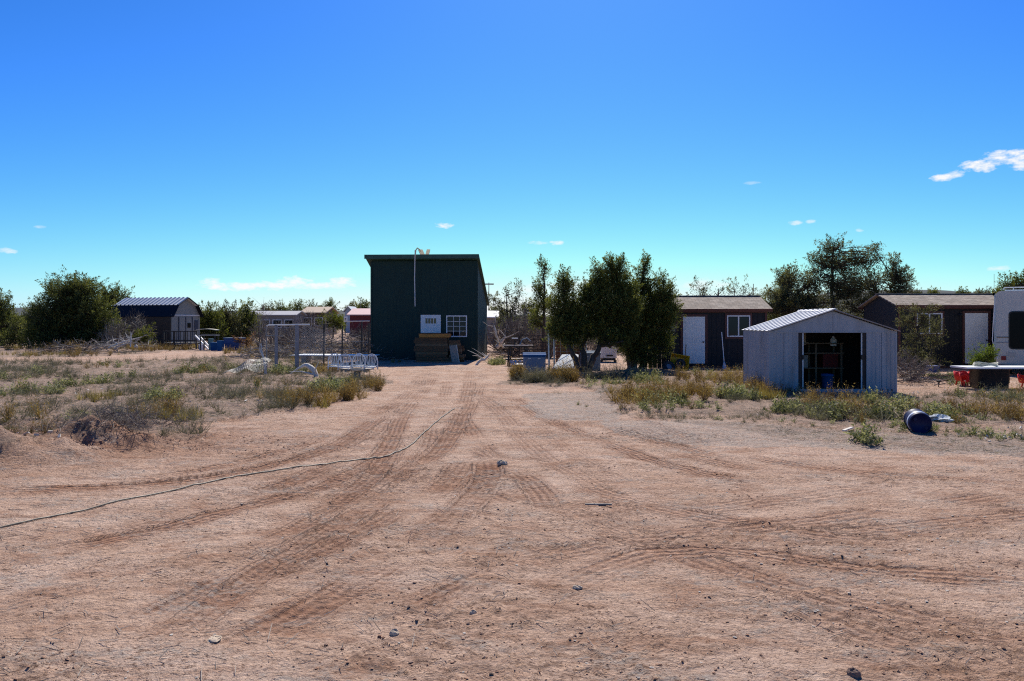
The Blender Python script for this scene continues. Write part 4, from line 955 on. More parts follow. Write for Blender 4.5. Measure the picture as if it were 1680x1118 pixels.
# ------------------------------------------------------------------ white fan-back chairs on a pedestal
def fan_chairs():
    D = 24.6; c = P(586, 626, D); b = empty('pedestal_table', (c.x, D, gz(c.x, D)), 0, 'grey pedestal with a plank top carrying the white chairs', 'table')
    zt = P(0, 606, D).z
    Geo().bx(-.09, .09, -.09, .09, -.05, zt-.09).build('post', M_GREYWOOD, b)
    for k in range(4): Geo().bx(-.48, .46, -.36+k*.18, -.19+k*.18, zt-.045, zt).build('plank', M_GREYWOOD, b)
    for x in (-.3, .3): Geo().bx(x-.04, x+.04, -.34, .36, zt-.09, zt-.047).build('bearer', M_GREYWOOD, b)
    W = mat('white_wrought_metal', (.60, .62, .64), .1, 8, .5, .1, dirt=(.40, .38, .36), dscale=5)
    for i, (px, py, yy, lab) in enumerate(((549, 605, .24, 'leftmost white fan-back chair on the grey pedestal'), (566, 608, -.20, 'second white fan-back chair from the left, low on the pedestal'), (589, 606, .22, 'third white fan-back chair from the left, set back on the pedestal'), (609, 608, -.16, 'rightmost white fan-back chair on the grey pedestal'))):
        q = P(px, py, D+yy); t = empty('fan_chair', (q.x, D+yy, zt+.001), R((i-1.5)*-3), lab, 'chair', 'white fan-back chairs on the pedestal')
        w, h = .205, .34
        arch = [(-w, 0, .0), (-w, 0, .25)]+[(-w*math.cos(a), 0, .25+.24*math.sin(a)) for a in np.linspace(0, math.pi, 13)[1:-1]]+[(w, 0, .25), (w, 0, 0)]
        bk = Geo().tube(arch, .019, 7).build('back_frame', W, t)
        Geo().tube([(-w, 0, .13), (w, 0, .13)], .014, 6).build('back_rail', W, t)
        for k in range(7):
            a = R(30+20*k); e = (-w*.96*math.cos(a), 0, .25+.235*math.sin(a)); s0 = (-.1*math.cos(a), 0, .13)
            Geo().tube([s0, ((s0[0]+e[0])*.5*1.08, 0, (s0[2]+e[2])/2), e], .011, 6).build('back_slat', W, t)
        g = Geo(); n = 18; v = []
        for z in (.075, .10):
            for k in range(n): a = 2*math.pi*k/n; v.append((.21*math.cos(a), -.17+.2*math.sin(a), z+.006*math.sin(2*a)))
        g.add(v, [[k, (k+1) % n, n+(k+1) % n, n+k] for k in range(n)]); g.add(v[n:], [list(range(n))]); g.add(v[:n], [list(range(n))[::-1]])
        g.build('seat', W, t)
        for sx, sy in ((-.16, -.3), (.16, -.3), (-w, 0), (w, 0)): Geo().tube([(sx*.95, sy, .08), (sx, sy, 0)], .014, 6).build('leg', W, t)
fan_chairs()

# ------------------------------------------------------------------ fence ruin on the left
def chain_link(g, u0, u1, v0, v1, f, pitch=.085, r=.0035, drop=0, q=None):
    """diamond mesh over a parametric sheet f(u, v) -> xyz"""
    n = int((u1-u0+v1-v0)/pitch); st = pitch/2; A = []; B = []
    for s in (-1, 1):
        for k in range(-int((v1-v0)/pitch)-1, int((u1-u0)/pitch)+int((v1-v0)/pitch)+2):
            vv = np.arange(v0, v1, st); uu = u0+k*pitch+s*(vv-v0); ok = (uu >= u0) & (uu+s*st <= u1) & (uu <= u1) & (uu+s*st >= u0)
            if drop and q is not None: ok &= q.random(len(ok)) > drop
            A.append(np.stack([uu[ok], vv[ok]], 1)); B.append(np.stack([uu[ok]+s*st, vv[ok]+st], 1))
    A = np.concatenate(A); B = np.concatenate(B)
    g.segs(f(A[:, 0], A[:, 1]), f(B[:, 0], B[:, 1]), r, r, 3); return g
def fence_ruin():
    d = 27.5; q = np.random.default_rng(9)
    z = lambda py: P(0, py, d).z; X = lambda px: P(px, 0, d).x
    b = empty('pipe_gate_frame', (X(470), d, 0), 0, 'grey pipe gate frame with a white top rail in the brush', 'fence'); x0 = X(470)
    for px, w in ((453, .06), (487, .075)): Geo().tube([(X(px)-x0, 0, -.1), (X(px)-x0+.01, 0, z(533))], w, 8).build('post', mat('grey_post', (.26, .25, .26), .2), b)
    Geo().tube([(X(438)-x0, -.02, z(535.5)), (X(441)-x0, -.02, z(534)), (X(496)-x0, -.02, z(533)), (X(508)-x0, .0, z(533))], .028, 8).build('top_rail', M_PALE, b)
    Geo().tube([(X(438)-x0, 0, -.1), (X(437)-x0, 0, z(536))], .03, 6).build('post', M_GREYWOOD, b)
    Geo().tube([(X(437)-x0, -.03, z(551)), (X(465)-x0, -.03, z(552))], .02, 6).build('mid_rail', M_GREYWOOD, b)
    # standing chain link from the frame to the steel posts
    o = empty('chain_link_fence', (X(487), d+.05, 0), 0, 'sagging chain-link fence on thin dark posts left of the green building', 'fence')
    w = X(604)-X(487)
    sheet = lambda u, v: np.stack([u, .04*np.sin(u*3)+.03*np.sin(v*4+u), v+.05*np.sin(u*1.9)-.12*np.maximum(0, u-w*.5)*(v/1.4)], 1)
    g = Geo(); chain_link(g, 0, X(530)-X(487), .18, z(533), lambda u, v: np.stack([u+.1*v, .10*np.sin(u*4)+.05*np.sin(v*4), v*(1-.18*u)], 1), .075, .0045, .04, q); g.build('chain_link_mesh', M_WIRE, o)
    g = Geo(); chain_link(g, X(530)-X(487), w, .1, z(536), sheet, .12, .0022, .45, q); g.build('chain_link_mesh', M_WIRE, o)
    for px, top in ((530, 532), (560, 535), (592, 527), (604, 530)): Geo().bar((X(px)-X(487), .03, -.1), (X(px)-X(487)+.02, .03, z(top)), .04, .05).build('post', M_DARKMETAL, o)
    for k in range(4): Geo().tube([(X(530)-X(487), 0, .3+.28*k), (X(560)-X(487), 0, .26+.28*k), (X(604)-X(487), 0, .28+.28*k)], .004, 4).build('wire_strand', M_WIRE, o)
    Geo().tube([(X(567)-X(487), 0, z(527.5)), (X(606)-X(487), 0, z(527))], .016, 6).build('top_rail', M_PALE, o)
    # fallen roll of mesh
    a = P(372, 606, 26); c2 = P(440, 606, 26)
    o = empty('fallen_chain_link', (a.x, 26.0, 0), 0, 'collapsed heap of chain-link mesh lying in grey weeds', 'fence')
    def heap(u, v):
        t = u/1.42; h = .62*np.sin(np.pi*np.clip(t*.72+.04, 0, 1))**.8*(1-.18*np.sin(v*3.1+u))
        return np.stack([u+.12*np.sin(v*2.2), (v-.5)*1.2+.1*np.sin(u*5), np.maximum(.02, h*np.clip(1.15-np.abs(v-.5)*1.5, 0, 1)+.04*np.sin(u*9+v*5))], 1)
    g = Geo(); chain_link(g, 0, 1.42, 0, 1.0, heap, .075, .0032, .05, q); g.build('chain_link_mesh', M_WIRE, o)
    g = Geo(); chain_link(g, .1, 1.3, .1, .9, lambda u, v: heap(u*.9+.1, v*.9+.05)*np.array([1, 1, .72]), .11, .003, .2, q); g.build('chain_link_fold', M_WIRE, o)
    o = empty('leaning_post', P(436, 604, 26.2), 0, 'bleached bent post leaning over the fallen mesh', 'post'); o.location.z = 0
    Geo().tube([(.0, 0, -.05), (-.02, 0, .3), (-.08, .03, .55), (-.15, .05, .8), (-.19, .08, 1.08)], [.05, .045, .035, .028, .015], 8).build('shaft', M_BLEACH, o)
    Geo().tube([(-.10, .03, .6), (-.20, .0, .85), (-.2, -.02, 1.05)], [.03, .02, .008], 6).build('splinter', M_BLEACH, o)
fence_ruin()
# long white sheet lying behind the chairs
o = empty('white_sheet_panel', (P(472, 582, 31.5).x, 31.5, P(0, 583, 31.5).z-.02), 0, 'long flat white panel on low blocks behind the fan-back chairs', 'panel', rot=(0, R(.4), R(-2)))
g = Geo(); g.prism([(.35, 0), (3.6, 0), (3.6, .035), (.35, .035)], 0, 1.1); g.add([(0, .1, .01), (.35, 0, .0), (.35, 1.1, 0), (.35, 0, .035), (.35, 1.1, .035)], [[0, 2, 1], [0, 1, 3], [0, 3, 4], [0, 4, 2]]); g.build('sheet', M_WHITE, o)
for x in (.5, 1.8, 3.3): Geo().bx(x, x+.2, .2, .9, -.32, -.002).build('block', M_GREYWOOD, o)

# bleached logs
def log(name, label, pts, rad, m=None, cat='log', twigs=0, seed=1, n=9):
    pts = [Vector(p) for p in pts]; b0 = pts[0].copy(); b0.z = 0
    o = empty(name, b0, 0, label, cat); q = np.random.default_rng(seed)
    fine = catmull([tuple(p-b0) for p in pts], 5); rr = np.interp(np.linspace(0, 1, len(fine)), np.linspace(0, 1, len(rad)), rad)
    fine = fine+q.normal(size=fine.shape)*rr[:, None]*.08
    Geo().tube(fine, list(rr), n).build('trunk', m or M_BLEACH, o, True)
    for k in range(twigs):
        i = q.integers(2, len(fine)-1); d = q.normal(size=3)*np.array([1, .8, .9]); d[2] = abs(d[2]); d /= np.linalg.norm(d); l = q.uniform(.25, .8)
        p0 = fine[i]; p1 = p0+d*l*.5+q.normal(size=3)*.04; p2 = p1+d*l*.5+q.normal(size=3)*.1
        Geo().tube([p0, p1, p2], [rr[i]*.5, rr[i]*.3, .005], 6).build('branch', m or M_BLEACH, o, True)
    return o
log('arched_log', 'arched bleached log rising from the green weeds', [P(476, 614, 25), P(489, 605, 25.1), P(503, 600, 25.1), P(514, 607, 25), P(521, 622, 24.9)], [.015, .03, .075, .09, .07], twigs=2, seed=3)
log('fallen_log', 'low grey-white log in the weeds below the pedestal', [P(547, 634, 21.4), P(551, 628, 21.3), P(566, 627, 21.3), P(582, 631, 21.2), P(592, 634, 21.2)], [.05, .06, .055, .05, .03], M_GREYWOOD)
log('white_driftwood', 'white forked driftwood at the right corner of the green building', [P(779, 602, 31.5), P(788, 592, 31.6), P(796, 590, 31.6), P(803, 581, 31.7)], [.05, .06, .05, .015], twigs=6, seed=4)
log('dead_snag', 'white dead snag standing right of the green building', [P(826, 571, 38), P(818, 560, 38), P(812, 545, 38), P(810, 534, 38)], [.05, .06, .06, .09, .03], twigs=3, seed=6)
log('split_trunk', 'bleached split trunk leaning right of the dead snag', [P(815, 570, 37.5), P(822, 562, 37.5), P(830, 551, 37.5)], [.12, .11, .02], twigs=6, seed=8)
for i, (x0, y0, x1, y1, r_, lab) in enumerate(((178, 571, 232, 553, .07, 'white dead limb pointing up beside the barn brush'), (188, 573, 216, 560, .06, 'pale dead limb at the foot of the big juniper'), (150, 574, 182, 566, .05, 'grey fallen limb between the juniper and the dead brush'), (214, 570, 216, 546, .04, 'upright bare white stick in the barn brush'), (96, 577, 140, 573, .06, 'pale limb lying along the brush pile'), (222, 568, 226, 572, .10, 'short white log end in the orange grass'))):
    log('dead_limb', lab, [P(x0, y0, 44), P((x0+x1)/2, (y0+y1)/2-1, 44.1), P(x1, y1, 44.3)], [r_, r_*.8, r_*.25], twigs=5 if i != 5 else 0, seed=30+i)

# ------------------------------------------------------------------ yard clutter between the green building and the junipers
def lidded_tote(px0, px1, py0, py1, d, m, lidm, label, dep=.7, rz=0):
    X0, X1 = P(px0, 0, d).x, P(px1, 0, d).x; z = P(0, py0, d).z; w = X1-X0
    b = empty('storage_bin', ((X0+X1)/2, d, 0), rz, label, 'bin')
    o = Geo().bx(-w/2*.96, w/2*.96, 0, dep, -.03, z-.12).build('body', m, b); md = o.modifiers.new('b', 'BEVEL'); md.width = .03; md.segments = 2
    n = 8; pr = [(-.02, z-.12), (-.03, z-.05)]+[(.02+.1*math.sin(t), z-.05+.06*math.sin(t)) for t in np.linspace(.2, math.pi/2, 4)]+[(dep+.02, z), (dep+.02, z-.12)]
    g = Geo(); k = len(pr); v = [(-w/2, y, q) for y, q in pr]+[(w/2, y, q) for y, q in pr]
    g.add(v, [[i, k+i, k+i+1, i+1] for i in range(k-1)]); g.add(v[:k], [list(range(k))]); g.add(v[k:], [list(range(k))[::-1]]); g.build('lid', lidm, b)
    for x in (-w*.22, w*.2): Geo().bx(x-.05, x+.05, -.03, -.001, z-.2, z-.17).build('latch', M_PALE, b)
    return b
lidded_tote(858, 896, 580, 614, 27.3, M_GREYBLUE, M_BLUEP, 'grey-blue storage bin with blue lid in the weeds by the gate post')
lidded_tote(954, 986, 577, 615, 28.6, mat('slate_blue_plastic', (.15, .20, .26), .1), M_GREYBLUE, 'slate blue storage bin behind the forked juniper trunk')
o = empty('white_slab', P(905, 608, 28.0), 0, 'tilted white slab leaning in the weeds beside the gate post', 'panel', rot=(R(35), R(-4), R(-9)))
g = Geo(); g.prism([(0, 0), (.66, 0), (.98, .05), (.98, .78), (.88, .84), (.36, .86)], -.05, .0); ob = g.build('sheet', M_WHITE, o, rot=(R(-90), 0, 0))
Geo().bx(.1, .8, .1, .16, -.45, -.01).build('prop', M_GREYWOOD, o)
# galvanised gate post pair with wire panel
o = empty('gate_post', (P(901, 600, 28.7).x, 28.7, 0), 0, 'pair of galvanised gate posts beside the wire panel', 'post')
for x, h in ((0, 540), (.2, 545)): Geo().tube([(x, 0, -.05), (x-.02, 0, P(0, h, 28.2).z)], .038, 10).build('post', M_GALV, o); 
for x in (-.0, .2): Geo().tube([(x-.02, -.005, P(0, 541, 28.2).z-.0), (x-.02, -.005, P(0, 538, 28.2).z)], .048, 10).build('post_cap', M_GALV, o)
def wire_panel(name, px0, px1, py0, py1, d, label, nh, nv, r=.006, rz=0, m=None):
    X0 = P(px0, 0, d).x; w = P(px1, 0, d).x-X0; z1 = P(0, py0, d).z; z0 = max(.03, P(0, py1, d).z)
    o = empty(name, (X0, d, 0), rz, label, 'fence')
    for k in range(nh): z = z0+(z1-z0)*k/(nh-1); Geo().tube([(0, 0, z), (w*.5, .01, z-.012), (w, 0, z)], r, 5).build('rail', m or M_GALV, o)
    for k in range(nv): x = w*k/(nv-1); Geo().tube([(x, 0, z0-.05), (x, 0, z1)], r*(1.8 if k in (0, nv-1) else .8), 5).build('upright', m or M_GALV, o)
    return o
wire_panel('wire_panel', 909, 962, 542, 600, 29.0, 'galvanised wire panel in front of a rusty sheet', 11, 6)
wire_panel('corral_panel', 852, 899, 551, 585, 33, 'dark pipe corral panel behind the storage bin', 7, 3, .014, 0, M_DARKMETAL)
wire_panel('corral_panel', 798, 850, 548, 586, 35, 'dark wire corral panel just right of the green building', 6, 4, .007, 0, M_DARKMETAL)
wire_panel('corral_panel', 960, 1010, 540, 580, 36, 'dark pipe corral panel glimpsed through the forked juniper', 6, 3, .014, 0, M_DARKMETAL)
o = empty('rusty_sheet', (P(912, 0, 29.4).x, 29.4, 0), 0, 'rusty red-brown sheet standing behind the wire panel', 'panel')
for k in range(3): Geo().bx(k*.37, k*.37+.365, 0, .02, .05, P(0, 560, 29.4).z).build('sheet', mat('rust', (.20, .075, .04), .3, 6, .85, .3, dirt=(.10, .045, .03)), o)
for x in (.05, 1.0): Geo().bx(x, x+.06, .021, .08, -.05, P(0, 558, 29.4).z).build('post', M_GREYWOOD, o)
o = empty('workbench', (P(836, 595, 31).x, 31, 0), .15, 'black saw bench with clamps and white offcuts right of the green building', 'workbench')
for x in (.08, .72):
    for y in (0, .5): Geo().bar((x-.08 if x < .3 else x+.1, y, -.02), (x, y+.05, .78), .05, .05).build('leg', M_DARKMETAL, o)
Geo().bx(-.12, 1.0, 0, .6, .78, .84).build('bench_top', M_DARKMETAL, o)
Geo().bx(-.25, .95, -.06, .02, .845, .88).build('offcut', M_BLEACH, o); Geo().bx(.2, .26, .1, .18, .841, 1.12).build('clamp', M_DARKMETAL, o); Geo().bx(.12, .36, .08, .2, 1.121, 1.16).build('clamp', M_WHITE, o)
Geo().tube([(.45, .2, .86), (.55, .2, 1.08), (.75, .2, 1.15), (.9, .2, 1.02)], .03, 6).build('hose_arm', M_GREYBLUE, o)
Geo().bx(-.1, .8, .1, .5, .25, .30).build('shelf', M_DARKMETAL, o)
o = empty('slatted_pallet', (P(839, 592, 30).x, 30.2, gz(0, 30)), 0, 'white slatted pallet lying under the saw bench', 'pallet', rot=(R(14), 0, .1))
for k in range(6): Geo().bx(k*.17, k*.17+.12, 0, .6, .08, .10).build('slat', M_WHITE, o)
for y in (.02, .5): Geo().bx(0, .97, y, y+.07, 0, .079).build('bearer', M_GREYWOOD, o)
# white chest glimpsed through the forked juniper
o = empty('white_chest', (P(986, 590, 34).x, 34, .12), 0, 'white ribbed chest glimpsed between the juniper trunks', 'chest')
w = 26*34/FPX; z = P(0, 561, 34).z-.12
q_ = Geo().bx(0, w, 0, .6, .06, z-.06).build('body', M_WHITE, o); md = q_.modifiers.new('b', 'BEVEL'); md.width = .04; md.segments = 3
Geo().bx(-.02, w+.02, -.02, .62, z-.055, z).build('lid', M_WHITE, o); Geo().bx(.05, w-.05, -.02, .5, -.03, .055).build('base', M_DARKMETAL, o)
for k in range(6): Geo().bx(.05+k*w/6.6, .075+k*w/6.6, -.012, .002, .1, z-.1).build('rib', M_WHITE, o)
Geo().bx(w*.35, w*.75, -.03, -.013, .16, .22).build('handle', M_DARKMETAL, o)
for x in (.02, w-.08): Geo().bx(x, x+.06, .0, .5, -.14, -.031).build('foot', M_DARKMETAL, o)
# yellow wheelbarrow tipped up, black tyre, broom, left of the door
o = empty('yellow_wheelbarrow', P(1114, 603, 28.9), 0, 'yellow wheelbarrow tipped against the left cabin by its white door', 'wheelbarrow', rot=(0, R(7), R(8))); o.location.z = .03
g = Geo(); a, c = .36, .28
v = [(-a, 0, 0), (a, 0, 0), (a*.98, 0, .52), (-a*.98, 0, .56), (-a*.7, .22, .1), (a*.7, .22, .1), (a*.7, .22, .42), (-a*.7, .22, .44)]
g.add(v, [[0, 1, 5, 4], [1, 2, 6, 5], [2, 3, 7, 6], [3, 0, 4, 7], [4, 5, 6, 7]]); tr = g.build('tray', M_YELLOW, o); md = tr.modifiers.new('s', 'SOLIDIFY'); md.thickness = .02
Geo().tube([(-.37, 0, 0), (-.37, 0, .56), (.36, 0, .52), (.37, 0, 0), (-.37, 0, 0)], .018, 6).build('tray_rim', M_YELLOW, o)
Geo().lathe([(.06, -.05), (.13, -.05), (.19, -.04), (.2, 0), (.19, .04), (.13, .05), (.06, .05), (.06, -.05)], 20, Matrix.Translation((-.02, -.13, .2)) @ Matrix.Rotation(R(80), 4, 'X')).build('wheel', M_BLACK, o, True)
for s in (-1, 1): Geo().tube([(s*.05, -.1, .2), (s*.22, .1, .5), (s*.28, .3, .95)], .018, 6).build('handle', M_WOOD, o)
o = empty('black_tyre', P(1097, 605, 28.6), 0, 'black tyre with blue rim lying left of the wheelbarrow', 'tyre', rot=(R(60), 0, .3)); o.location.z = .12
Geo().lathe([(.12, -.06), (.2, -.07), (.25, -.05), (.26, 0), (.25, .05), (.2, .07), (.12, .06), (.12, -.06)], 24).build('tyre', M_BLACK, o, True)
Geo().lathe([(0, .02), (.06, .03), (.12, .045), (.12, -.04), (0, -.03)], 20).build('rim', M_GREYBLUE, o, True)
o = empty('broom', P(1189, 612, 28.4), 0, 'white-handled broom leaning on the left cabin below its window', 'broom', rot=(R(-13), R(-1), 0)); o.location.z = .02
Geo().tube([(0, 0, .28), (0, 0, 1.45)], .015, 8).build('handle', M_WHITE, o)
Geo().prism([(-.075, 0), (.075, 0), (.06, .16), (.025, .30), (-.025, .30), (-.06, .16)], -.025, .025).build('brush_head', mat('pale_blue_bristle', (.34, .42, .58), .15), o)
o = empty('garden_rake', P(1195, 611, 28.9), 0, 'thin dark rake handle leaning beside the broom', 'rake', rot=(R(-12), R(5), 0)); o.location.z = .02
Geo().tube([(0, 0, .02), (0, 0, 1.5)], .011, 6).build('handle', M_DARKMETAL, o); Geo().bx(-.16, .16, -.012, .012, 0, .03).build('head', M_DARKMETAL, o)
# small things by the right cabin
tub(1530, 604, 27.5, .34, .34, .22, mat('dull_blue_plastic', (.03, .06, .22), .1), 'dull blue tub on the ground under the right cabin window')
o = empty('sprinkler', gp(1540, 636), 0, 'small black sprinkler standing in the bare patch left of the red chairs', 'sprinkler')
Geo().tube([(0, 0, 0), (0, 0, .13)], .012, 6).build('stem', M_BLACK, o); Geo().lathe([(.03, .13), (.06, .15), (.06, .19), (0, .2)], 12).build('head', M_BLACK, o)

# ------------------------------------------------------------------ the garden hose across the drive
HOSE = [(-120, 890), (0, 865), (130, 836), (300, 800), (400, 780), (460, 771), (560, 758), (625, 748), (670, 733), (700, 706), (722, 688), (746, 671)]
hp = catmull([G(*p) for p in HOSE], 60)
hz = surf(hp[:, 0], hp[:, 1])+.010
for _ in range(30): hz = np.maximum(hz, np.convolve(np.pad(hz, 1, mode='edge'), [.25, .5, .25], 'valid'))
hpts = [(x, y, z) for (x, y), z in zip(hp, hz)]
ho = Geo().tube(hpts, .0082, 8).build('garden_hose', mat('olive_hose', (.21, .185, .13), .2, 20, .5, .05), None, True)
tag(ho, 'olive garden hose snaking across the dirt drive', 'hose')
# stick, rock and stones that stand out
o = Geo().bar(gp(960, 829, .02), gp(1004, 829.5, .025), .02, .014).build('stick', M_GREYWOOD); tag(o, 'straight grey stick lying alone on the bare dirt', 'stick')
o = Geo().bar(gp(1384, 712, .03), gp(1398, 708, .05), .05, .02).build('stick', M_BLEACH); tag(o, 'pale wood scrap in the weeds before the shed', 'stick')
def rock(px, py, r, label, m, seed, flat=.6):
    q = np.random.default_rng(seed); g = Geo(); n, k_ = 12, 7; v = []
    for i in range(k_+1):
        th = math.pi*i/k_
        for j in range(n):
            a = 2*math.pi*j/n; rr = r*(1+.22*math.sin(2*a+seed)+q.normal()*.10); v.append((rr*math.sin(th)*math.cos(a), rr*.8*math.sin(th)*math.sin(a), flat*rr*math.cos(th)))
    g.add(v, [[i*n+j, (i+1)*n+j, (i+1)*n+(j+1) % n, i*n+(j+1) % n] for i in range(k_) for j in range(n)])
    o = g.build('rock', m, None, False, gp(px, py, r*.15)); tag(o, label, 'rock')
M_ROCK = mat('pale_stone', (.52, .41, .30), .25, 14, .9, .5, 50); M_ROCKD = mat('red_stone', (.20, .13, .10), .25, 14, .9, .5, 50)
rock(824, 763, .065, 'tan rock with clods on the drive centre', M_ROCK, 3)
rock(1401, 1074+36, .035, 'round stone at the bottom edge right of centre', M_ROCKD, 4, .8)
rock(352, 1051, .045, 'flat pale stone near the bottom left', M_ROCK, 5, .25)
rock(647, 1043, .03, 'pale angular stone near the bottom centre', M_ROCK, 6, .8)
rock(776, 1006, .02, 'tiny white stone on the lower drive', M_ROCK, 7, .7)
rock(947, 966, .03, 'pale grey stone on the drive right of centre', M_ROCK, 8, .5)

# ------------------------------------------------------------------ trees
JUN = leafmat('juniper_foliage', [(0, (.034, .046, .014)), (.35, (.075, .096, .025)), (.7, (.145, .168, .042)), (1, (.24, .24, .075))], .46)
JUN_DARK = leafmat('dark_juniper_foliage', [(0, (.036, .046, .017)), (.4, (.075, .092, .030)), (.75, (.13, .15, .048)), (1, (.20, .205, .075))], .45)
JUN_GREY = leafmat('grey_juniper_foliage', [(0, (.040, .044, .022)), (.4, (.080, .085, .044)), (.75, (.14, .142, .072)), (1, (.21, .205, .11))], .42)
OLIVE = leafmat('olive_foliage', [(0, (.045, .060, .012)), (.5, (.10, .12, .022)), (1, (.17, .18, .035))], .4)
FRESH = leafmat('fresh_foliage', [(0, (.045, .075, .012)), (.5, (.11, .16, .025)), (1, (.20, .26, .045))], .45)
def crooked(a, b, q, n=4, w=.12):
    a = np.array(a, float); b = np.array(b, float); L_ = np.linalg.norm(b-a); t = np.linspace(0, 1, n+1)[:, None]
    p = a+(b-a)*t; p[1:-1] += q.normal(size=(n-1, 3))*L_*w/ math.sqrt(n); return p
def tree(name, label, base, d, lobes, dens=1.0, leaf=JUN, seed=1, trunk_r=.13, stems=None, leaf_s=1.0, group=None, bark=None, deep=.85, cat='tree', twigs=1.0, spike=.5, clump=1.0, bshow=1.0, ragged=4):
    """lobes: (px, py, rx, ry) of each mass of foliage as the photograph shows it; grown here at depth d in three dimensions"""
    q = np.random.default_rng(seed); B = P(base[0], base[1], d); bz = gz(B.x, d)
    o = empty(name, (B.x, d, bz), 0, label, cat, group); org = np.array([B.x, d, bz])
    s = d/FPX; sc = max(.75, d/30)*leaf_s
    tr = Geo(); lf = Geo(); anchors = []
    L3 = []
    for (px, py, rx, ry) in lobes:
        c = np.array(P(px, py, d))-org; e = .13*sc*clump; R3 = np.array([rx*s, rx*s*deep, ry*s]); c[2] -= min(.16*sc, .5*R3[2]); L3.append((c, np.maximum(R3-e, R3*.55)))      # the sprays reach past the mass itself
    for i, (c, r) in enumerate(L3): c[1] += q.uniform(-.35, .35)*r[1] if i else 0
    for c, r in list(L3):                      # ragged outline: small upright sprays standing out of each mass
        for k in range(ragged):
            u = q.normal(size=3)*np.array([1, .8, .7])+np.array([0, 0, .55]); u /= np.linalg.norm(u); m_ = min(r[0], r[2])
            L3.append((c+u*r*q.uniform(.72, .96)-np.array([0, 0, .08])*m_, np.array([.17, .17, .36])*m_*q.uniform(.8, 1.4)))
    # stems
    top = max(L3, key=lambda k: k[0][2])[0]
    stems = stems or [[(0, 0, -.1), tuple(top*np.array([.5, .5, .45])), tuple(top)]]
    paths = []
    for st in stems:
        p = catmull(st, 5); p = p+np.vstack([np.zeros(3), q.normal(size=(len(p)-2, 3))*trunk_r*.25, np.zeros(3)])
        rr = np.linspace(trunk_r, trunk_r*.22, len(p)); rr[0] *= 1.35
        tr.tube(p, list(rr), 8, False); paths.append((p, rr))
    allp = np.concatenate([p for p, _ in paths]); allr = np.concatenate([r for _, r in paths])
    for c, r in L3:
        dd = np.linalg.norm((allp-c)*np.array([1, 1, 1.2])+np.array([0, 0, .5*r[2]]), axis=1)+np.maximum(0, allp[:, 2]-c[2])*2; i = int(np.argmin(dd))
        limb = crooked(allp[i], c, q, 5, .16); lr = max(allr[i]*.62, .018)
        tr.tube(limb, list(np.linspace(lr, lr*.35, len(limb))), 6, False)
        area = math.pi*r[0]*r[2]; mini = r[2] > r[0]*1.9; n = (1 if q.random() < .6 else 2) if mini else max(5, int(area*84*dens/ (sc*sc*.9)/clump**1.5))
        u = q.normal(size=(n, 3)); u /= np.linalg.norm(u, axis=1, keepdims=True); rad = q.uniform(.12, 1, n)**.42
        wob = 1+.18*np.sin(u[:, 0]*5+seed)+.16*np.sin(u[:, 2]*7+u[:, 1]*4+seed*2)
        cc = c+u*r*(rad*wob)[:, None]; cc[:, 2] = np.maximum(cc[:, 2], .12)
        # twigs to every clump
        k = q.integers(1, len(limb), n); a0 = limb[k]; mid = (a0+cc)/2+q.normal(size=(n, 3))*.06*sc; mid[:, 2] -= .04
        m = q.random(n) < twigs
        tr.segs(a0[m], mid[m], .016*sc*bshow, .011*sc*bshow, 4); tr.segs(mid[m], cc[m], .011*sc*bshow, .005*sc*bshow, 3)
        # clumps of short sprays
        per = q.integers(46, 92, n); idx = np.repeat(np.arange(n), per); M = len(idx)
        cr = q.uniform(.10, .24, n)*sc*clump
        ax = u*.6+np.array([0, 0, spike])+q.normal(size=(n, 3))*.35; ax /= np.linalg.norm(ax, axis=1, keepdims=True)
        t = q.uniform(-1.0, 2.2, M); lat = np.clip(q.normal(size=(M, 3)), -1.5, 1.5)*(cr[idx]*np.clip(.62-.26*t, .06, .8))[:, None]
        pos = cc[idx]+ax[idx]*(t*cr[idx])[:, None]+lat
        pos[:, 2] = np.maximum(pos[:, 2], .02)
        dr = ax[idx]*.9+lat/cr[idx][:, None]*.5+q.normal(size=(M, 3))*.55
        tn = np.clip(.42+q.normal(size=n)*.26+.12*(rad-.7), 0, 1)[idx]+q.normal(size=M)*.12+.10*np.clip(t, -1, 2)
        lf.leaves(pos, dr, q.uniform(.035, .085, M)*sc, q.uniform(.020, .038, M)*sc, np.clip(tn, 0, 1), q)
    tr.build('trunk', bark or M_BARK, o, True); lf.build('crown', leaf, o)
    return o
# left side
tree('juniper_tree', 'big rounded juniper left of the gambrel barn', (115, 576), 50, [(115, 500, 50, 42), (90, 525, 48, 38), (150, 515, 44, 44), (108, 470, 40, 24), (140, 468, 32, 20), (70, 545, 38, 24), (160, 548, 40, 22), (115, 548, 50, 24), (58, 510, 16, 20)], 1.15, JUN_DARK, 2, .2)
tree('juniper_tree', 'juniper showing behind the big rounded one, above the barn roof', (190, 566), 60, [(185, 482, 26, 18), (203, 500, 16, 22), (175, 500, 24, 30)], 1.0, JUN_DARK, 3, .15)
tree('juniper_tree', 'dark juniper at the far left edge', (6, 572), 56, [(2, 500, 16, 24), (-24, 500, 30, 30), (14, 525, 24, 20), (-10, 545, 34, 20)], 1.0, JUN_DARK, 4, .15)
tree('juniper_shrub', 'low dark shrub between the left edge and the big juniper', (32, 572), 53, [(32, 535, 20, 22), (20, 552, 24, 14), (45, 550, 20, 16)],   .9, JUN_DARK, 5, .08, cat='shrub')
tree('juniper_shrub', 'yellow-green shrub tucked low before the barn side', (238, 565), 50, [(240, 548, 14, 16), (228, 556, 14, 10)], .8, OLIVE, 6, .06, cat='shrub')
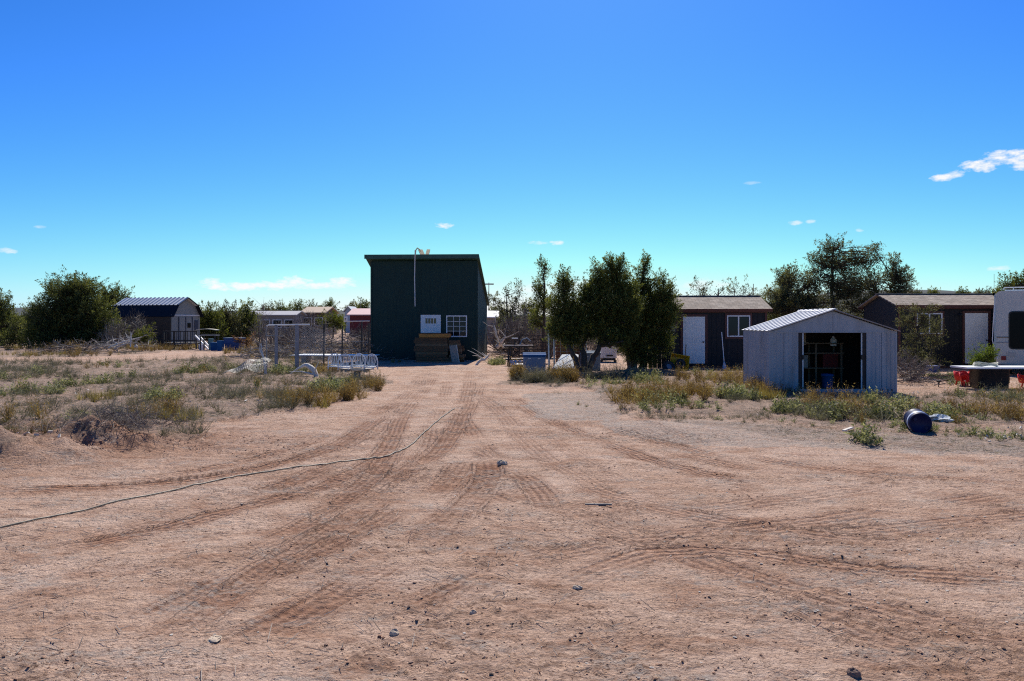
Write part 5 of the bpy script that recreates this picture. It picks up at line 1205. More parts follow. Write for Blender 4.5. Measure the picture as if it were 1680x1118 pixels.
for i, (px, top, w, lab) in enumerate(((343, 490, 26, 'upright juniper just right of the gambrel barn'), (372, 494, 24, 'middle juniper of the thicket right of the barn'), (405, 490, 24, 'juniper at the right end of the thicket by the barn'))):
    tree('juniper_tree', lab, (px, 563), 62+2*i, [(px, top+16, w*.55, 16), (px-8, top+34, w*.8, 22), (px+8, top+40, w*.8, 24), (px, top+56, w, 16)], .95, JUN_GREY if i == 1 else JUN, 10+i, .12, spike=.9)
tree('rust_shrub', 'rusty pink dry shrub behind the large blue tub', (402, 574), 47.5, [(402, 556, 13, 12)], .6, leafmat('rust_foliage', [(0, (.09, .045, .025)), (.5, (.19, .10, .055)), (1, (.30, .18, .10))], .35), 15, .04, cat='shrub')
tree('olive_shrub', 'rounded olive-green bush before the far brown house', (545, 540), 80, [(545, 521, 18, 13), (535, 528, 14, 10), (557, 530, 12, 9)], 1.0, OLIVE, 16, .1, cat='shrub')
# centre and right
tree('juniper_tree', 'loose dark juniper just right of the green building', (835, 580), 47, [(833, 476, 11, 20), (820, 500, 12, 18), (848, 500, 14, 20), (836, 520, 22, 20), (852, 476, 6, 12), (810, 488, 6, 12)], .55, JUN_GREY, 20, .1, ragged=2, spike=1.0)
tree('juniper_tree', 'slender tall juniper left of the near pair', (890, 592), 35, [(889, 450, 9, 15), (884, 472, 13, 18), (892, 495, 15, 22), (882, 520, 16, 18), (893, 437, 4, 6)], 1.0, JUN, 21, .1, spike=1.1)
tree('juniper_tree', 'rounded near juniper left of the tallest one', (952, 608), 27.2, [(925, 470, 18, 20), (915, 500, 20, 24), (936, 500, 20, 26), (928, 530, 26, 24), (945, 545, 14, 18), (935, 460, 7, 14), (916, 538, 22, 18), (936, 552, 22, 14), (925, 452, 6, 8), (950, 522, 16, 22), (905, 520, 14, 22)], 1.6, JUN, 22, .12,
     stems=[[(0, 0, -.1), (-.22, 0, .55), (-.42, .05, 1.1), (-.55, 0, 2.2), (-.6, 0, 3.2)]], spike=.9)
tree('juniper_tree', 'tallest near juniper with a dark forked trunk', (963, 610), 27.3, [(1008, 440, 18, 22), (990, 462, 26, 26), (1022, 470, 24, 28), (978, 495, 28, 30), (1010, 505, 32, 34), (985, 525, 26, 22), (1025, 530, 24, 26), (960, 512, 14, 22), (1000, 428, 7, 12), (966, 540, 20, 16), (1000, 548, 28, 14), (1018, 430, 6, 10), (980, 440, 7, 10), (1030, 500, 22, 34), (965, 480, 16, 24), (1015, 552, 26, 16)], 1.6, JUN, 23, .14,
     stems=[[(.0, 0, -.1), (.2, 0, .45), (.48, .05, .95), (.75, .05, 1.7), (.95, 0, 3.6)], [(-.02, .03, -.05), (-.14, .1, .7), (-.05, .15, 1.3), (.2, .2, 2.2)], [(.5, .03, .98), (.55, .03, 1.4), (.35, 0, 2.1)]], spike=.9)
tree('juniper_tree', 'dark bushy juniper reaching the ground right of the tallest one', (1040, 606), 28.6, [(1056, 438, 10, 14), (1052, 465, 18, 22), (1078, 480, 24, 24), (1097, 478, 14, 18), (1062, 505, 30, 28), (1095, 515, 20, 24), (1050, 540, 30, 26), (1075, 545, 24, 22), (1040, 570, 24, 26), (1062, 580, 22, 20), (1108, 500, 8, 12), (1058, 428, 5, 8), (1085, 455, 8, 12), (1090, 560, 20, 20), (1036, 500, 22, 34), (1034, 555, 26, 28), (1085, 515, 26, 28)], 1.5, JUN, 24, .15,
     stems=[[(0, 0, -.1), (.05, 0, 1.0), (.2, 0, 2.2), (.35, 0, 3.6)], [(.3, .1, -.1), (.5, .1, 1.2), (1.0, 0, 2.6)], [(-.12, .1, -.1), (-.15, .1, 1.0), (.0, .1, 2.0)]], spike=.9)
tree('bare_tree', 'thin sparsely leaved tree behind the left cabin roof', (1165, 570), 46, [(1150, 468, 20, 16), (1172, 474, 22, 16), (1142, 482, 18, 12)], .20, JUN_GREY, 25, .1, ragged=0, stems=[[(0, 0, 0), (-.1, 0, 2), (-.4, 0, 3.9)], [(.1, 0, .5), (.4, 0, 2.4), (.5, 0, 3.8)]], spike=.8)
tree('bare_tree', 'thin tree with few leaves behind the right end of the left cabin roof', (1212, 570), 47, [(1205, 472, 18, 16), (1222, 474, 12, 16), (1232, 482, 12, 10)], .20, JUN_GREY, 26, .09, ragged=0, spike=.8)
tree('large_juniper', 'large spreading juniper with open crown behind the metal shed', (1366, 580), 36, [(1292, 455, 22, 24), (1280, 480, 24, 22), (1262, 500, 22, 20), (1305, 500, 38, 22), (1368, 400, 24, 16), (1350, 425, 26, 22), (1385, 430, 34, 24), (1415, 420, 24, 20), (1330, 455, 26, 22), (1375, 462, 36, 22), (1425, 455, 34, 22), (1470, 448, 24, 20), (1484, 470, 16, 16), (1345, 490, 40, 18), (1400, 492, 40, 16), (1450, 482, 30, 16), (1436, 408, 10, 10), (1465, 425, 12, 10), (1350, 520, 50, 16), (1430, 515, 40, 14), (1300, 530, 40, 14), (1458, 503, 22, 14), (1446, 530, 26, 14), (1466, 478, 20, 12), (1480, 455, 22, 18), (1405, 470, 34, 18), (1320, 480, 34, 20)], .68, JUN_GREY, 27, .15,
     stems=[[(0, 0, -.1), (.02, 0, 2.0), (-.03, .1, 3.6), (.05, 0, 5.2)], [(1.1, .3, -.1), (1.5, .2, 1.6), (2.4, .1, 2.9), (3.1, 0, 3.7)], [(0, 0, 1.0), (-1.0, .2, 2.2), (-2.0, 0, 3.2)]], spike=.45, bshow=1.25)
tree('juniper_tree', 'dense green juniper at the left shoulder of the large one', (1285, 585), 38, [(1290, 460, 18, 22), (1275, 490, 24, 22), (1300, 500, 30, 26), (1270, 520, 26, 22)], .85, JUN, 28, .12, spike=.9)
tree('grey_juniper', 'straggly grey-green juniper against the right wall of the metal shed', (1503, 606), 25.5, [(1492, 520, 18, 20), (1515, 512, 22, 20), (1535, 530, 18, 18), (1505, 545, 26, 20), (1530, 560, 20, 16), (1490, 570, 20, 20), (1520, 580, 24, 14), (1482, 500, 10, 16)], .38, JUN_GREY, 29, .1, ragged=1, stems=[[(0, 0, -.1), (-.1, 0, .8), (.1, 0, 1.6), (.2, 0, 2.2)], [(.1, 0, 0), (.4, 0, .6), (.7, 0, 1.2)]], spike=.3)
tree('green_bush', 'fresh green bush before the white door of the right cabin', (1612, 604), 25.2, [(1612, 583, 18, 15), (1625, 574, 12, 14), (1600, 590, 12, 9)], .8, FRESH, 30, .04, cat='shrub', leaf_s=.9)
tree('juniper_tree', 'dark juniper above the motorhome roof at the right edge', (1660, 560), 62, [(1652, 464, 14, 12), (1672, 460, 16, 14), (1690, 458, 18, 16), (1665, 480, 30, 16)], 1.1, JUN, 31, .15, spike=.9)
# a run of far trees on the skyline
FAR = [(438, 505, 16, 8, 150), (462, 503, 20, 8, 160), (488, 502, 16, 9, 150), (512, 503, 12, 7, 170), (540, 499, 11, 9, 125), (598, 498, 12, 9, 130), (579, 504, 14, 5, 170), (820, 505, 18, 10, 110), (870, 498, 20, 12, 100), (950, 500, 24, 12, 100), (1105, 492, 20, 12, 90), (1245, 487, 14, 12, 80), (1505, 484, 8, 4, 120), (1532, 484, 7, 3, 110), (1580, 484, 10, 3, 100), (1612, 482, 12, 4, 95), (1640, 479, 12, 6, 90)]
for i, (px, py, rx, ry, d) in enumerate(FAR):
    lab = ['small dark tree on the skyline over the mobile home', 'low dark tree on the skyline over the fence ruin', 'dark tree on the skyline left of the brown house', 'low tree above the brown house roof', 'pale feathery tree on the skyline behind the olive bush', 'feathery tree on the skyline touching the green building', 'low dark tree behind the maroon barn roof', 'far tree just right of the green building', 'far tree behind the slender tall juniper', 'far tree behind the two near junipers', 'far tree at the left end of the left cabin roof', 'far tree at the right end of the left cabin roof', 'tiny tree over the left of the right cabin roof', 'tiny tree over the right cabin window', 'tiny tree over the right cabin door', 'small tree over the right cabin ridge, left of the motorhome', 'small dark tree touching the motorhome roof'][i]
    tree('far_tree', lab, (px, HOR+CAM_H*FPX/d), d, [(px, py, rx*.6, ry), (px-rx*.5, py+ry*.7, rx*.5, ry*.8), (px+rx*.5, py+ry*.6, rx*.5, ry*.8), (px, py+ry*1.6, rx, ry)], .8 if i not in (4, 5) else .3, JUN if i % 3 else JUN_GREY, 50+i, .1, leaf_s=.75, group='trees on the skyline', spike=.6)
# far wood: one mass of scrub that closes the horizon
def far_wood():
    q = np.random.default_rng(77); g = Geo()
    n = 1500; az = np.radians(q.uniform(-46, 46, n)); dist = q.uniform(105, 420, n)
    x = np.sin(az)*dist; y = np.cos(az)*dist; h = q.uniform(1.4, 2.8, n)*(1+.25*(dist > 200)); w = q.uniform(1.0, 2.6, n)
    per = 45; idx = np.repeat(np.arange(n), per); M = len(idx)
    u = q.normal(size=(M, 3)); u /= np.linalg.norm(u, axis=1, keepdims=True); u[:, 2] = np.abs(u[:, 2]); rr = q.uniform(.3, 1, M)**.5
    pos = np.stack([x[idx]+u[:, 0]*w[idx]*rr, y[idx]+u[:, 1]*w[idx]*rr, ground_z(x[idx], y[idx])+u[:, 2]*h[idx]*rr], 1)
    g.leaves(pos, u+np.array([0, 0, .6])+q.normal(size=(M, 3))*.4, q.uniform(.35, .75, M)*(dist[idx]/200+.5), q.uniform(.2, .4, M)*(dist[idx]/200+.5), np.clip(q.normal(.4, .2, n)[idx]+q.normal(size=M)*.1, 0, 1), q)
    stuff(g.build('far_woodland', JUN), 'far dark juniper scrub closing the horizon', 'woodland')
far_wood()

# ------------------------------------------------------------------ dead brush
def dead_shrub(name, label, px, py, d, w, h, n=90, seed=1, m=None, pile=False, cat='shrub', group=None, r=1.0):
    q = np.random.default_rng(seed); B = P(px, py, d); o = empty(name, (B.x, d, gz(B.x, d)), 0, label, cat, group); g = Geo(); sc = max(1, d/26)
    if pile:
        a = np.stack([q.normal(size=n)*w*.42, q.normal(size=n)*w*.28, np.zeros(n)], 1); a[:, 2] = q.uniform(0, 1, n)*h*np.exp(-(a[:, 0]/(w*.55))**2)
        dr = q.normal(size=(n, 3))*np.array([1, .7, .33]); dr /= np.linalg.norm(dr, axis=1, keepdims=True); L_ = q.uniform(.35, 1.1, n)*w*.42
        b = a+dr*L_[:, None]; b[:, 2] = np.clip(b[:, 2], .02, h*1.3); r0 = q.uniform(.005, .018, n)*sc
        mid = (a+b)/2+q.normal(size=(n, 3))*.05; tt = q.random(n)**2.2; g.segs(a, mid, r0*r, r0*.8*r, 4, tt); g.segs(mid, b, r0*.8*r, r0*.25*r, 4, tt); ends, edir, el = b, dr, L_*.45
    else:
        th = q.uniform(0, 2*math.pi, n); sp = q.uniform(.05, 1, n)**.7; a = np.stack([np.cos(th)*.06*w, np.sin(th)*.06*w, np.zeros(n)], 1)
        b = np.stack([np.cos(th)*sp*w*.5, np.sin(th)*sp*w*.5, h*(1.02-.45*sp**2)*q.uniform(.55, 1, n)], 1); mid = a*.4+b*.6; mid[:, 2] = b[:, 2]*.45; mid += q.normal(size=(n, 3))*.05*w
        r0 = q.uniform(.006, .016, n)*sc; tt = q.random(n)**2.2; g.segs(a, mid, r0*r, r0*.7*r, 4, tt); g.segs(mid, b, r0*.7*r, r0*.3*r, 3, tt); dr = b-mid; dr /= np.linalg.norm(dr, axis=1, keepdims=True); ends, edir, el = b, dr, np.full(n, .3*h)
        base2 = mid
    k = 7; idx = np.repeat(np.arange(n), k); t = q.uniform(.1, 1, n*k)[:, None]
    s0 = mid[idx]*(1-t)+ends[idx]*t; dd = edir[idx]*.6+q.normal(size=(n*k, 3))*.6; dd /= np.linalg.norm(dd, axis=1, keepdims=True)
    s1 = s0+dd*(el[idx]*q.uniform(.3, .9, n*k))[:, None]; s1[:, 2] = np.maximum(s1[:, 2], .01)
    g.segs(s0, s1, .0045*sc*r, .0018*sc*r, 3, q.random(n*k)**2.5)
    g.build('branches', m or M_TWIG, o); return o
for i, a in enumerate([('dead_shrub', 'grey dead shrub left of the slender juniper', 868, 580, 41, 2.4, 2.5, 110), ('dead_shrub', 'tangled grey shrub right of the green building', 842, 582, 40, 1.8, 2.0, 90), ('dead_shrub', 'grey dead shrub behind the gate posts', 900, 585, 38, 1.8, 1.9, 90), ('dead_shrub', 'grey twiggy shrub before the barn side wall', 210, 566, 51, 3.2, 2.7, 110), ('dead_shrub', 'smaller dead shrub right of the big juniper', 190, 568, 49, 2.2, 2.0, 80), ('dead_shrub', 'bare reaching shrub before the far brown house', 506, 562, 52, 3.6, 2.6, 110), ('dead_shrub', 'grey dead shrub before the mobile home', 452, 563, 54, 3.2, 2.0, 90), ('dead_shrub', 'dead shrub touching the left corner of the green building', 596, 582, 40, 1.9, 1.8, 100), ('dead_shrub', 'tall thin bare sapling left of the pipe frame', 429, 575, 45, .9, 3.2, 26), ('dead_shrub', 'dark dead shrub between the thicket and the pipe frame', 470, 566, 50, 3.4, 1.7, 90), ('dead_shrub', 'grey dead shrub under the straggly juniper by the shed', 1492, 618, 23.5, 1.4, 1.0, 90), ('dead_shrub', 'dead shrub behind the forked juniper', 975, 590, 36, 2.4, 1.7, 90), ('dead_shrub', 'broad dark dead shrub behind the saw bench', 856, 580, 45, 3.2, 2.7, 150), ('dead_shrub', 'dark dead shrub left of the gate posts, behind the corral', 886, 580, 46, 3.2, 2.5, 150), ('dead_shrub', 'dead shrub beside the small white outbuilding', 822, 577, 47, 2.6, 2.2, 110), ('dead_shrub', 'dead shrub behind the rusty sheet', 938, 582, 41, 3.2, 2.1, 130), ('dead_shrub', 'dead shrub behind the white chest', 1003, 580, 43, 3.4, 2.1, 130)]):
    dead_shrub(*a, seed=100+i)
for i, a in enumerate([('brush_pile', 'grey brush pile below the big juniper', 130, 584, 43, 2.6, .55, 130), ('brush_pile', 'brush pile of pale limbs left of the green building', 572, 586, 36, 2.4, 1.2, 190), ('brush_pile', 'tangled brush pile behind the pipe frame', 505, 580, 39, 3.0, 1.15, 190), ('brush_pile', 'dark brush heap behind the fallen mesh', 452, 582, 38, 2.2, .8, 120), ('brush_pile', 'heap of cut branches right of the metal shed', 1486, 612, 22.3, 1.5, .55, 120), ('brush_pile', 'small heap of twigs on the dirt bank', 186, 733, 11.5, .95, .27, 420), ('brush_pile', 'dark brush strip behind the corral panels', 850, 580, 39, 2.6, .9, 120), ('brush_pile', 'pale branches by the barn brush', 200, 574, 46, 2.4, .6, 90)]):
    dead_shrub(*a, seed=150+i, pile=True, m=M_TWIG if i not in (7, 3) else M_GREYWOOD, cat='brush pile', r=.3 if i == 5 else 1.0)

# ------------------------------------------------------------------ weeds and ground cover
W_GREY = leafmat('grey_weed', [(0, (.085, .08, .065)), (.5, (.155, .148, .12)), (1, (.235, .225, .185))], .3)
W_GREEN = leafmat('green_weed', [(0, (.065, .078, .034)), (.5, (.155, .172, .082)), (1, (.40, .40, .26))], .38)  # palest stop: pale leaves, with sunlit glints put into the colour
W_RUST = leafmat('rust_weed', [(0, (.075, .050, .026)), (.4, (.17, .105, .045)), (.7, (.26, .175, .06)), (1, (.40, .30, .13))], .40)
W_GOLD = leafmat('gold_weed', [(0, (.13, .10, .035)), (.5, (.24, .19, .068)), (1, (.38, .32, .13))], .42)
def tpl_twiggy(q, n=26, h=.34, w=.26, leaf=0.0, lw=.012, tw=.006):
    """a weed of fine stems; leaf > 0 adds small leaves"""
    th = q.uniform(0, 6.283, n); sp = q.uniform(.05, 1, n)**.6; b = np.stack([np.cos(th)*sp*w, np.sin(th)*sp*w, h*(1.0-.5*sp*sp)*q.uniform(.35, 1.25, n)], 1); a = b*np.array([.12, .12, 0])
    g = Geo(); g.leaves(a, b-a, np.linalg.norm(b-a, axis=1), tw, .3+q.normal(size=n)*.15, q)
    k = 3; i = np.repeat(np.arange(n), k); t = q.uniform(.25, 1, n*k)[:, None]; p = a[i]*(1-t)+b[i]*t; d = (b-a)[i]/np.linalg.norm(b-a, axis=1)[i][:, None]*.5+q.normal(size=(n*k, 3))*.6; d[:, 2] = np.abs(d[:, 2])*.7+.1
    g.leaves(p, d, q.uniform(.03, .10, n*k)*h/.34, tw*.8, np.clip(.5+q.normal(size=n*k)*.2, 0, 1), q)
    if leaf:
        k = 8 if leaf > .03 else 4; i = np.repeat(np.arange(n), k); t = q.uniform(.2, 1.05, n*k)[:, None]; p = a[i]*(1-t)+b[i]*t+q.normal(size=(n*k, 3))*.012
        g.leaves(p, q.normal(size=(n*k, 3))+np.array([0, 0, .5]), q.uniform(.6, 1.3, n*k)*leaf, q.uniform(.7, 1.2, n*k)*lw, np.clip(.6+q.normal(size=n*k)*.22, 0, 1), q)
    return g.arrays()
def tpl_grass(q, n=34, h=.26, w=.10):
    th = q.uniform(0, 6.283, n); sp = q.uniform(0, 1, n); a = np.stack([np.cos(th)*sp*w*.4, np.sin(th)*sp*w*.4, np.zeros(n)], 1); b = np.stack([np.cos(th)*sp*w*1.5, np.sin(th)*sp*w*1.5, h*q.uniform(.5, 1, n)*(1-.3*sp)], 1)
    return Geo().leaves(a, b-a, np.linalg.norm(b-a, axis=1), .007, np.clip(.5+q.normal(size=n)*.2, 0, 1), q).arrays()
def tpl_litter(q, n=14, w=.22):
    a = np.stack([q.uniform(-w, w, n), q.uniform(-w, w, n), q.uniform(.0, .04, n)], 1); d = q.normal(size=(n, 3))*np.array([1, 1, .22])
    return Geo().leaves(a, d, q.uniform(.05, .2, n), .009, np.clip(.6+q.normal(size=n)*.2, 0, 1), q).arrays()
qv = np.random.default_rng(12)
TPL = {'grey': [tpl_twiggy(qv, 22, .30, .26, tw=.0075) for _ in range(6)], 'green': [tpl_twiggy(qv, 12, .26, .22, .055, .027) for _ in range(6)], 'rust': [tpl_twiggy(qv, 22, .42, .20, .028, .013, .0085) for _ in range(6)], 'gold': [tpl_grass(qv) for _ in range(3)], 'litter': [tpl_litter(qv) for _ in range(4)]}
PLANTS = {k: [] for k in TPL}
def sprinkle(poly, n, weights, smin=.5, smax=1.2, seed=0, edge=.15):
    q = np.random.default_rng(seed); lo = poly.min(0); hi = poly.max(0); lo[0] = max(lo[0], -34); hi[0] = min(hi[0], 34); hi[1] = min(hi[1], 60)
    pts = []
    while sum(map(len, pts)) < n:
        p = lo+(hi-lo)*q.random((n*2, 2)); 
        wgt = np.clip((22/np.maximum(p[:, 1], 8))**.7, .25, 1.3); keep = q.random(len(p)) < wgt
        wx, wy = wobble(p[:, 0], p[:, 1], .30, 1.3); keep &= inpoly(wx, wy, poly) & (np.abs(p[:, 0]) < p[:, 1]*.74+1.5)
        cl = fbm(p[:, 0], p[:, 1], 1.1, 3, seed+200); keep &= q.random(len(p)) < np.clip(.7+cl*2.6, .06, 1)
        if keep.sum() == 0: break
        pts.append(p[keep])
    p = np.concatenate(pts)[:n]; z = surf(p[:, 0], p[:, 1])
    kinds = list(weights); noise = np.stack([fbm(p[:, 0], p[:, 1], 1.9, 3, 300+seed+7*i)*3.0+q.normal(size=len(p))*.22+math.log(weights[k]+1e-6)*.8 for i, k in enumerate(kinds)], 1)
    ch = noise.argmax(1)
    for i in range(len(p)): PLANTS[kinds[ch[i]]].append((p[i, 0], p[i, 1], z[i]-.01, q.uniform(0, 6.28), q.uniform(smin, smax), np.clip(q.normal(0, .26), -.45, .45)))
def patch(kind, px, py, rx, ry, n, smin=.7, smax=1.3, seed=0):
    q = np.random.default_rng(seed+int(px)*7+int(py)); x0, y0 = G(px, py); s = y0/FPX
    for k in range(n):
        a, r_ = q.uniform(0, 6.283), math.sqrt(q.random()); x = x0+math.cos(a)*r_*rx*s; y = y0+math.sin(a)*r_*ry
        PLANTS[kind].append((x, y, gz(x, y)-.01, q.uniform(0, 6.28), q.uniform(smin, smax), np.clip(q.normal(0, .26), -.45, .45)))
sprinkle(VEG_LEFT, 3300, {'grey': 1.1, 'green': .36, 'rust': .34, 'gold': .14, 'litter': 1.1}, .35, 1.2, 1)
sprinkle(VEG_BACK, 520, {'rust': .9, 'gold': .9, 'grey': .7}, .8, 1.5, 2)
sprinkle(VEG_MID, 420, {'rust': .9, 'gold': .4, 'grey': .9}, .8, 1.4, 3)
sprinkle(VEG_RIGHT, 1300, {'rust': .55, 'green': .6, 'grey': .9, 'gold': .25, 'litter': .9}, .3, .9, 4)
sprinkle(VEG_THIN, 1000, {'green': .5, 'grey': .5, 'litter': 1.3}, .2, .62, 5)
sprinkle(GRAVEL, 110, {'litter': 1, 'grey': .3, 'green': .2}, .25, .5, 6)
sprinkle(GRASS_RV, 160, {'gold': .35, 'green': 1.0}, .35, .7, 7)
# patches that stand out in the photograph: kind, pixel, half width in px, half depth in m, count
for a in [('rust', 265, 685, 45, .9, 34), ('green', 275, 655, 30, .8, 20), ('gold', 300, 690, 25, .6, 20), ('gold', 165, 655, 26, .6, 26), ('green', 130, 632, 40, 1.0, 26), ('green', 45, 648, 50, .9, 40), ('grey', 40, 620, 60, 1.6, 60), ('grey', 250, 625, 60, 1.6, 60), ('green', 320, 612, 30, 1.5, 26), ('green', 400, 608, 30, 1.5, 26),
          ('green', 480, 612, 40, 1.6, 60), ('green', 545, 640, 30, 1.2, 60), ('rust', 565, 655, 35, .7, 46), ('rust', 540, 612, 30, 1.2, 34), ('grey', 400, 650, 60, 1.1, 70), ('rust', 500, 665, 45, .6, 36), ('gold', 478, 650, 20, .6, 16), ('rust', 605, 640, 26, .8, 30), ('grey', 600, 632, 30, .8, 30), ('gold', 530, 668, 14, .3, 10), ('grey', 470, 655, 40, .8, 40),
          ('rust', 1040, 660, 40, 1.2, 60), ('rust', 1110, 650, 60, 1.6, 90), ('rust', 1170, 625, 60, 2.0, 70), ('green', 1085, 660, 40, 1.1, 40), ('green', 1060, 625, 26, 2.0, 34), ('green', 1210, 655, 28, .8, 44), ('gold', 1258, 655, 22, .5, 60), ('rust', 1235, 640, 40, .7, 60), ('rust', 1262, 650, 26, .5, 30), ('green', 1310, 680, 40, .7, 34), ('grey', 1330, 684, 50, .7, 30), ('green', 1370, 685, 50, .7, 34), ('grey', 1400, 690, 60, .7, 30), ('rust', 1330, 668, 50, .5, 30), ('rust', 1410, 685, 30, .5, 34), ('green', 1440, 690, 20, .5, 20), ('green', 1460, 670, 40, .9, 24),
          ('rust', 1620, 685, 50, .9, 50), ('grey', 1655, 660, 30, .8, 40), ('green', 1545, 690, 30, .6, 20), ('green', 1425, 728, 16, .25, 10), ('rust', 850, 622, 14, .8, 26), ('gold', 846, 616, 8, .6, 20), ('grey', 880, 625, 30, .6, 30), ('rust', 935, 626, 22, .7, 36), ('gold', 930, 628, 16, .5, 16), ('grey', 900, 624, 30, .7, 30), ('grey', 1010, 618, 40, 1.5, 40), ('green', 815, 598, 14, 1.4, 40), ('gold', 812, 596, 10, 1.2, 24), ('rust', 400, 580, 30, 1.6, 60), ('rust', 240, 578, 40, 1.6, 60), ('gold', 60, 583, 60, 1.0, 60), ('gold', 650, 595, 8, .4, 8)]: patch(*a[:5], int(a[5]*(.6 if a[0] == 'rust' else .8)), .45, 1.35)
for a in [('rust', 848, 624, 12, .5, 14), ('grey', 872, 629, 22, .35, 18), ('rust', 925, 628, 24, .4, 22), ('grey', 905, 629, 26, .35, 16), ('gold', 846, 620, 9, .5, 16), ('grey', 990, 622, 40, 1.0, 20)]: patch(*a, 1.1, 1.9)
def cover(kind, name, label, m):
    g = Geo(); L_ = PLANTS[kind]; tp = TPL[kind]
    for v in range(len(tp)):
        sel = np.array([p for i, p in enumerate(L_) if i % len(tp) == v])
        if len(sel) == 0: continue
        V, F, T = tp[v]; c, s_ = np.cos(sel[:, 3]), np.sin(sel[:, 3]); sc = sel[:, 4]
        X = (V[None, :, 0]*c[:, None]-V[None, :, 1]*s_[:, None])*sc[:, None]+sel[:, 0:1]; Y = (V[None, :, 0]*s_[:, None]+V[None, :, 1]*c[:, None])*sc[:, None]+sel[:, 1:2]; Z = V[None, :, 2]*sc[:, None]+sel[:, 2:3]
        n = len(V); allF = np.concatenate(F)
        g.add(np.stack([X, Y, Z], -1).reshape(-1, 3), (allF[None]+(np.arange(len(sel))*n)[:, None, None]).reshape(-1, 3), np.clip(T[None]+sel[:, 5:6], 0, 1).ravel())
    stuff(g.build(name, m), label, 'weeds')
cover('grey', 'grey_weeds', 'dry grey weeds covering the waste ground', W_GREY)
cover('green', 'green_weeds', 'low green leafy weeds in patches', W_GREEN)
cover('rust', 'rust_weeds', 'rusty brown wild buckwheat and weeds', W_RUST)
cover('gold', 'gold_grass', 'tufts of yellow dry grass', W_GOLD)
cover('litter', 'twig_litter', 'dead twigs and straw lying on the soil', W_GREY)

# ------------------------------------------------------------------ clods, pebbles and chips on the drive
def clods(n, name, label, m, rmin, rmax, seed, ymax, flat=.6, where=None):
    q = np.random.default_rng(seed)
    y = 3.2*(ymax/3.2)**(q.random(n)**.8); x = q.uniform(-1, 1, n)*(y*.74+.6)
    k = fbm(x, y*1.6, 1.3, 4, 91)*4.2+.25 if where == 'churn' else fbm(x, y, 1.5, 3, 400+seed)*3+.5
    keep = q.random(n) < np.clip(k, .06, 1); x, y = x[keep], y[keep]; n = len(x); z = surf(x, y)
    # octahedra with jitter
    r_ = rmin*(rmax/rmin)**(q.random(n)**2.4)
    base = np.array([[1, 0, 0], [0, 1, 0], [-1, 0, 0], [0, -1, 0], [0, 0, 1], [.7, .7, .45], [-.7, .7, .45], [-.7, -.7, .45], [.7, -.7, .45]], float)
    V = base[None]*q.uniform(.65, 1.3, (n, 9, 1)); V[:, :, 2] *= flat; a = q.uniform(0, 6.28, n); c, s_ = np.cos(a)[:, None], np.sin(a)[:, None]
    W = np.stack([V[:, :, 0]*c-V[:, :, 1]*s_, V[:, :, 0]*s_+V[:, :, 1]*c, V[:, :, 2]], -1)*r_[:, None, None]+np.stack([x, y, z+.002], -1)[:, None]
    f = np.array([[0, 1, 5], [1, 2, 6], [2, 3, 7], [3, 0, 8], [0, 5, 8], [1, 6, 5], [2, 7, 6], [3, 8, 7], [5, 6, 4], [6, 7, 4], [7, 8, 4], [8, 5, 4]])
    g = Geo(); g.add(W.reshape(-1, 3), (f[None]+(np.arange(n)*9)[:, None, None]).reshape(-1, 3), np.repeat(q.random(n), 9))
    stuff(g.build(name, m), label, 'soil')
clods(22000, 'dirt_clods', 'loose reddish dirt clods scattered over the drive', mat('clod_soil', (.27, .14, .085), .25, 30, .95, .4, 80, tint=(.44, .28, .19)), .0025, .014, 1, 24, .7, 'churn')
clods(5000, 'pebbles', 'small pale and grey pebbles in the dirt', mat('pebble_stone', (.30, .26, .23), .25, 30, .85, .2, tint=(.52, .46, .40)), .003, .013, 2, 26, .5)
clods(600, 'dark_debris', 'dark bark and dung crumbs on the drive', mat('dark_crumbs', (.045, .032, .026), .3, 30, .95, .3, tint=(.09, .06, .045)), .003, .013, 3, 26, .5, 'churn')
def straw(n, seed):
    q = np.random.default_rng(seed); y = 3.4*(26/3.4)**(q.random(n)); x = q.uniform(-1, 1, n)*(y*.74+.6); z = surf(x, y)
    keep = q.random(n) < np.clip(fbm(x, y, 1.7, 3, 500)*3.5+.3, .05, 1); x, y, z = x[keep], y[keep], z[keep]; n = len(x)
    a = q.uniform(0, 6.28, n); L_ = q.uniform(.03, .16, n); p = np.stack([x, y, z+.012], 1)
    e = p+np.stack([np.cos(a)*L_, np.sin(a)*L_, q.uniform(0, .03, n)], 1); stuff(Geo().segs(p, e, .0026, .0018, 3, q.random(n)).build('straw_litter', M_TWIG), 'bits of straw and twig strewn on the dirt', 'litter')
straw(2200, 5)
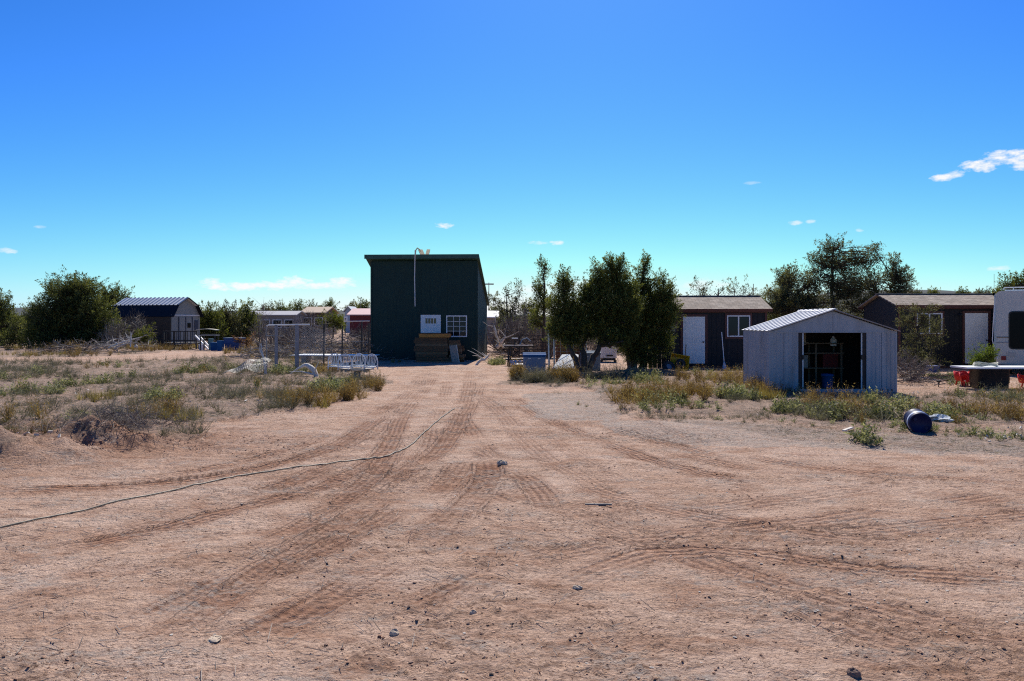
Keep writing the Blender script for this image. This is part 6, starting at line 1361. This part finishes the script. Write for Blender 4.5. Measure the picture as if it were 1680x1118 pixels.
def bank_soil(n, seed):
    q = np.random.default_rng(seed); x0, y0 = G(60, 735); x = x0+q.normal(size=n)*1.7; y = y0+np.clip(q.normal(size=n), -1.3, 2)*.6; keep = q.random(n) < np.clip(fbm(x, y, .5, 3, 600)*5+.25, .03, 1); x, y = x[keep], y[keep]; n = len(x); z = surf(x, y); r_ = .005*(4.2**(q.random(n)**2.2))
    base = np.array([[1, 0, 0], [0, 1, 0], [-1, 0, 0], [0, -1, 0], [0, 0, 1], [0, 0, -1]], float); V = base[None]*q.uniform(.6, 1.4, (n, 6, 1))*np.array([1, 1, .6])*r_[:, None, None]+np.stack([x, y, z+r_*.25], -1)[:, None]
    f = np.array([[0, 1, 4], [1, 2, 4], [2, 3, 4], [3, 0, 4], [1, 0, 5], [2, 1, 5], [3, 2, 5], [0, 3, 5]]); g = Geo(); g.add(V.reshape(-1, 3), (f[None]+(np.arange(n)*6)[:, None, None]).reshape(-1, 3), np.repeat(q.random(n), 6))
    stuff(g.build('bank_clods', mat('bank_soil', (.24, .125, .08), .25, 30, .95, .4, 80, tint=(.38, .23, .16))), 'dark red clods heaped on the dirt bank', 'soil')
bank_soil(9000, 8)
def scraps():
    q = np.random.default_rng(31); g = Geo()
    for (px, py, n, sx, sy) in ((1600, 632, 30, 60, 8), (430, 660, 10, 60, 6), (120, 640, 12, 120, 25), (1620, 645, 14, 50, 6), (1500, 650, 6, 14, 4), (60, 735, 10, 60, 20), (300, 668, 8, 40, 20), (1650, 720, 16, 60, 12), (1200, 640, 6, 60, 12)):
        for k in range(n):
            p = gp(px+q.normal()*sx*.5, py+q.normal()*sy*.5); s_ = q.uniform(.012, .04); g.box((p.x, p.y, p.z+.03), (s_*2, s_, .012), (q.normal()*.5, q.normal()*.5, q.uniform(0, 6)))
    stuff(g.build('white_scraps', M_BLEACH), 'bits of bleached wood and litter in the weeds', 'litter')
scraps()

# ------------------------------------------------------------------ far poles and aerials
def pole(px, py0, py1, d, label, arm=False, nm='utility_pole', r=.05):
    p = P(px, py0, d); o = empty(nm, (p.x, d, gz(p.x, d)), 0, label, 'pole'); h = P(0, py0, d).z
    Geo().tube([(0, 0, 0), (0, 0, h)], [r, r*.7], 7).build('shaft', M_GREYWOOD, o)
    if arm: Geo().bx(-.45, .45, -.03, .03, h-.2, h-.08).build('cross_arm', M_GREYWOOD, o); Geo().bx(-.47, -.40, -.05, .05, h-.079, h+.12).build('insulator', M_PALE, o)
    return o
pole(802, 464, 560, 70, 'thin aerial pole with a cross arm right of the green building', True)
pole(1236, 466, 520, 80, 'thin pole above the right end of the left cabin roof')
pole(592, 488, 540, 120, 'thin far pole left of the green building')
pole(1631, 450, 520, 60, 'hair-thin aerial mast left of the motorhome', nm='aerial_mast', r=.02)
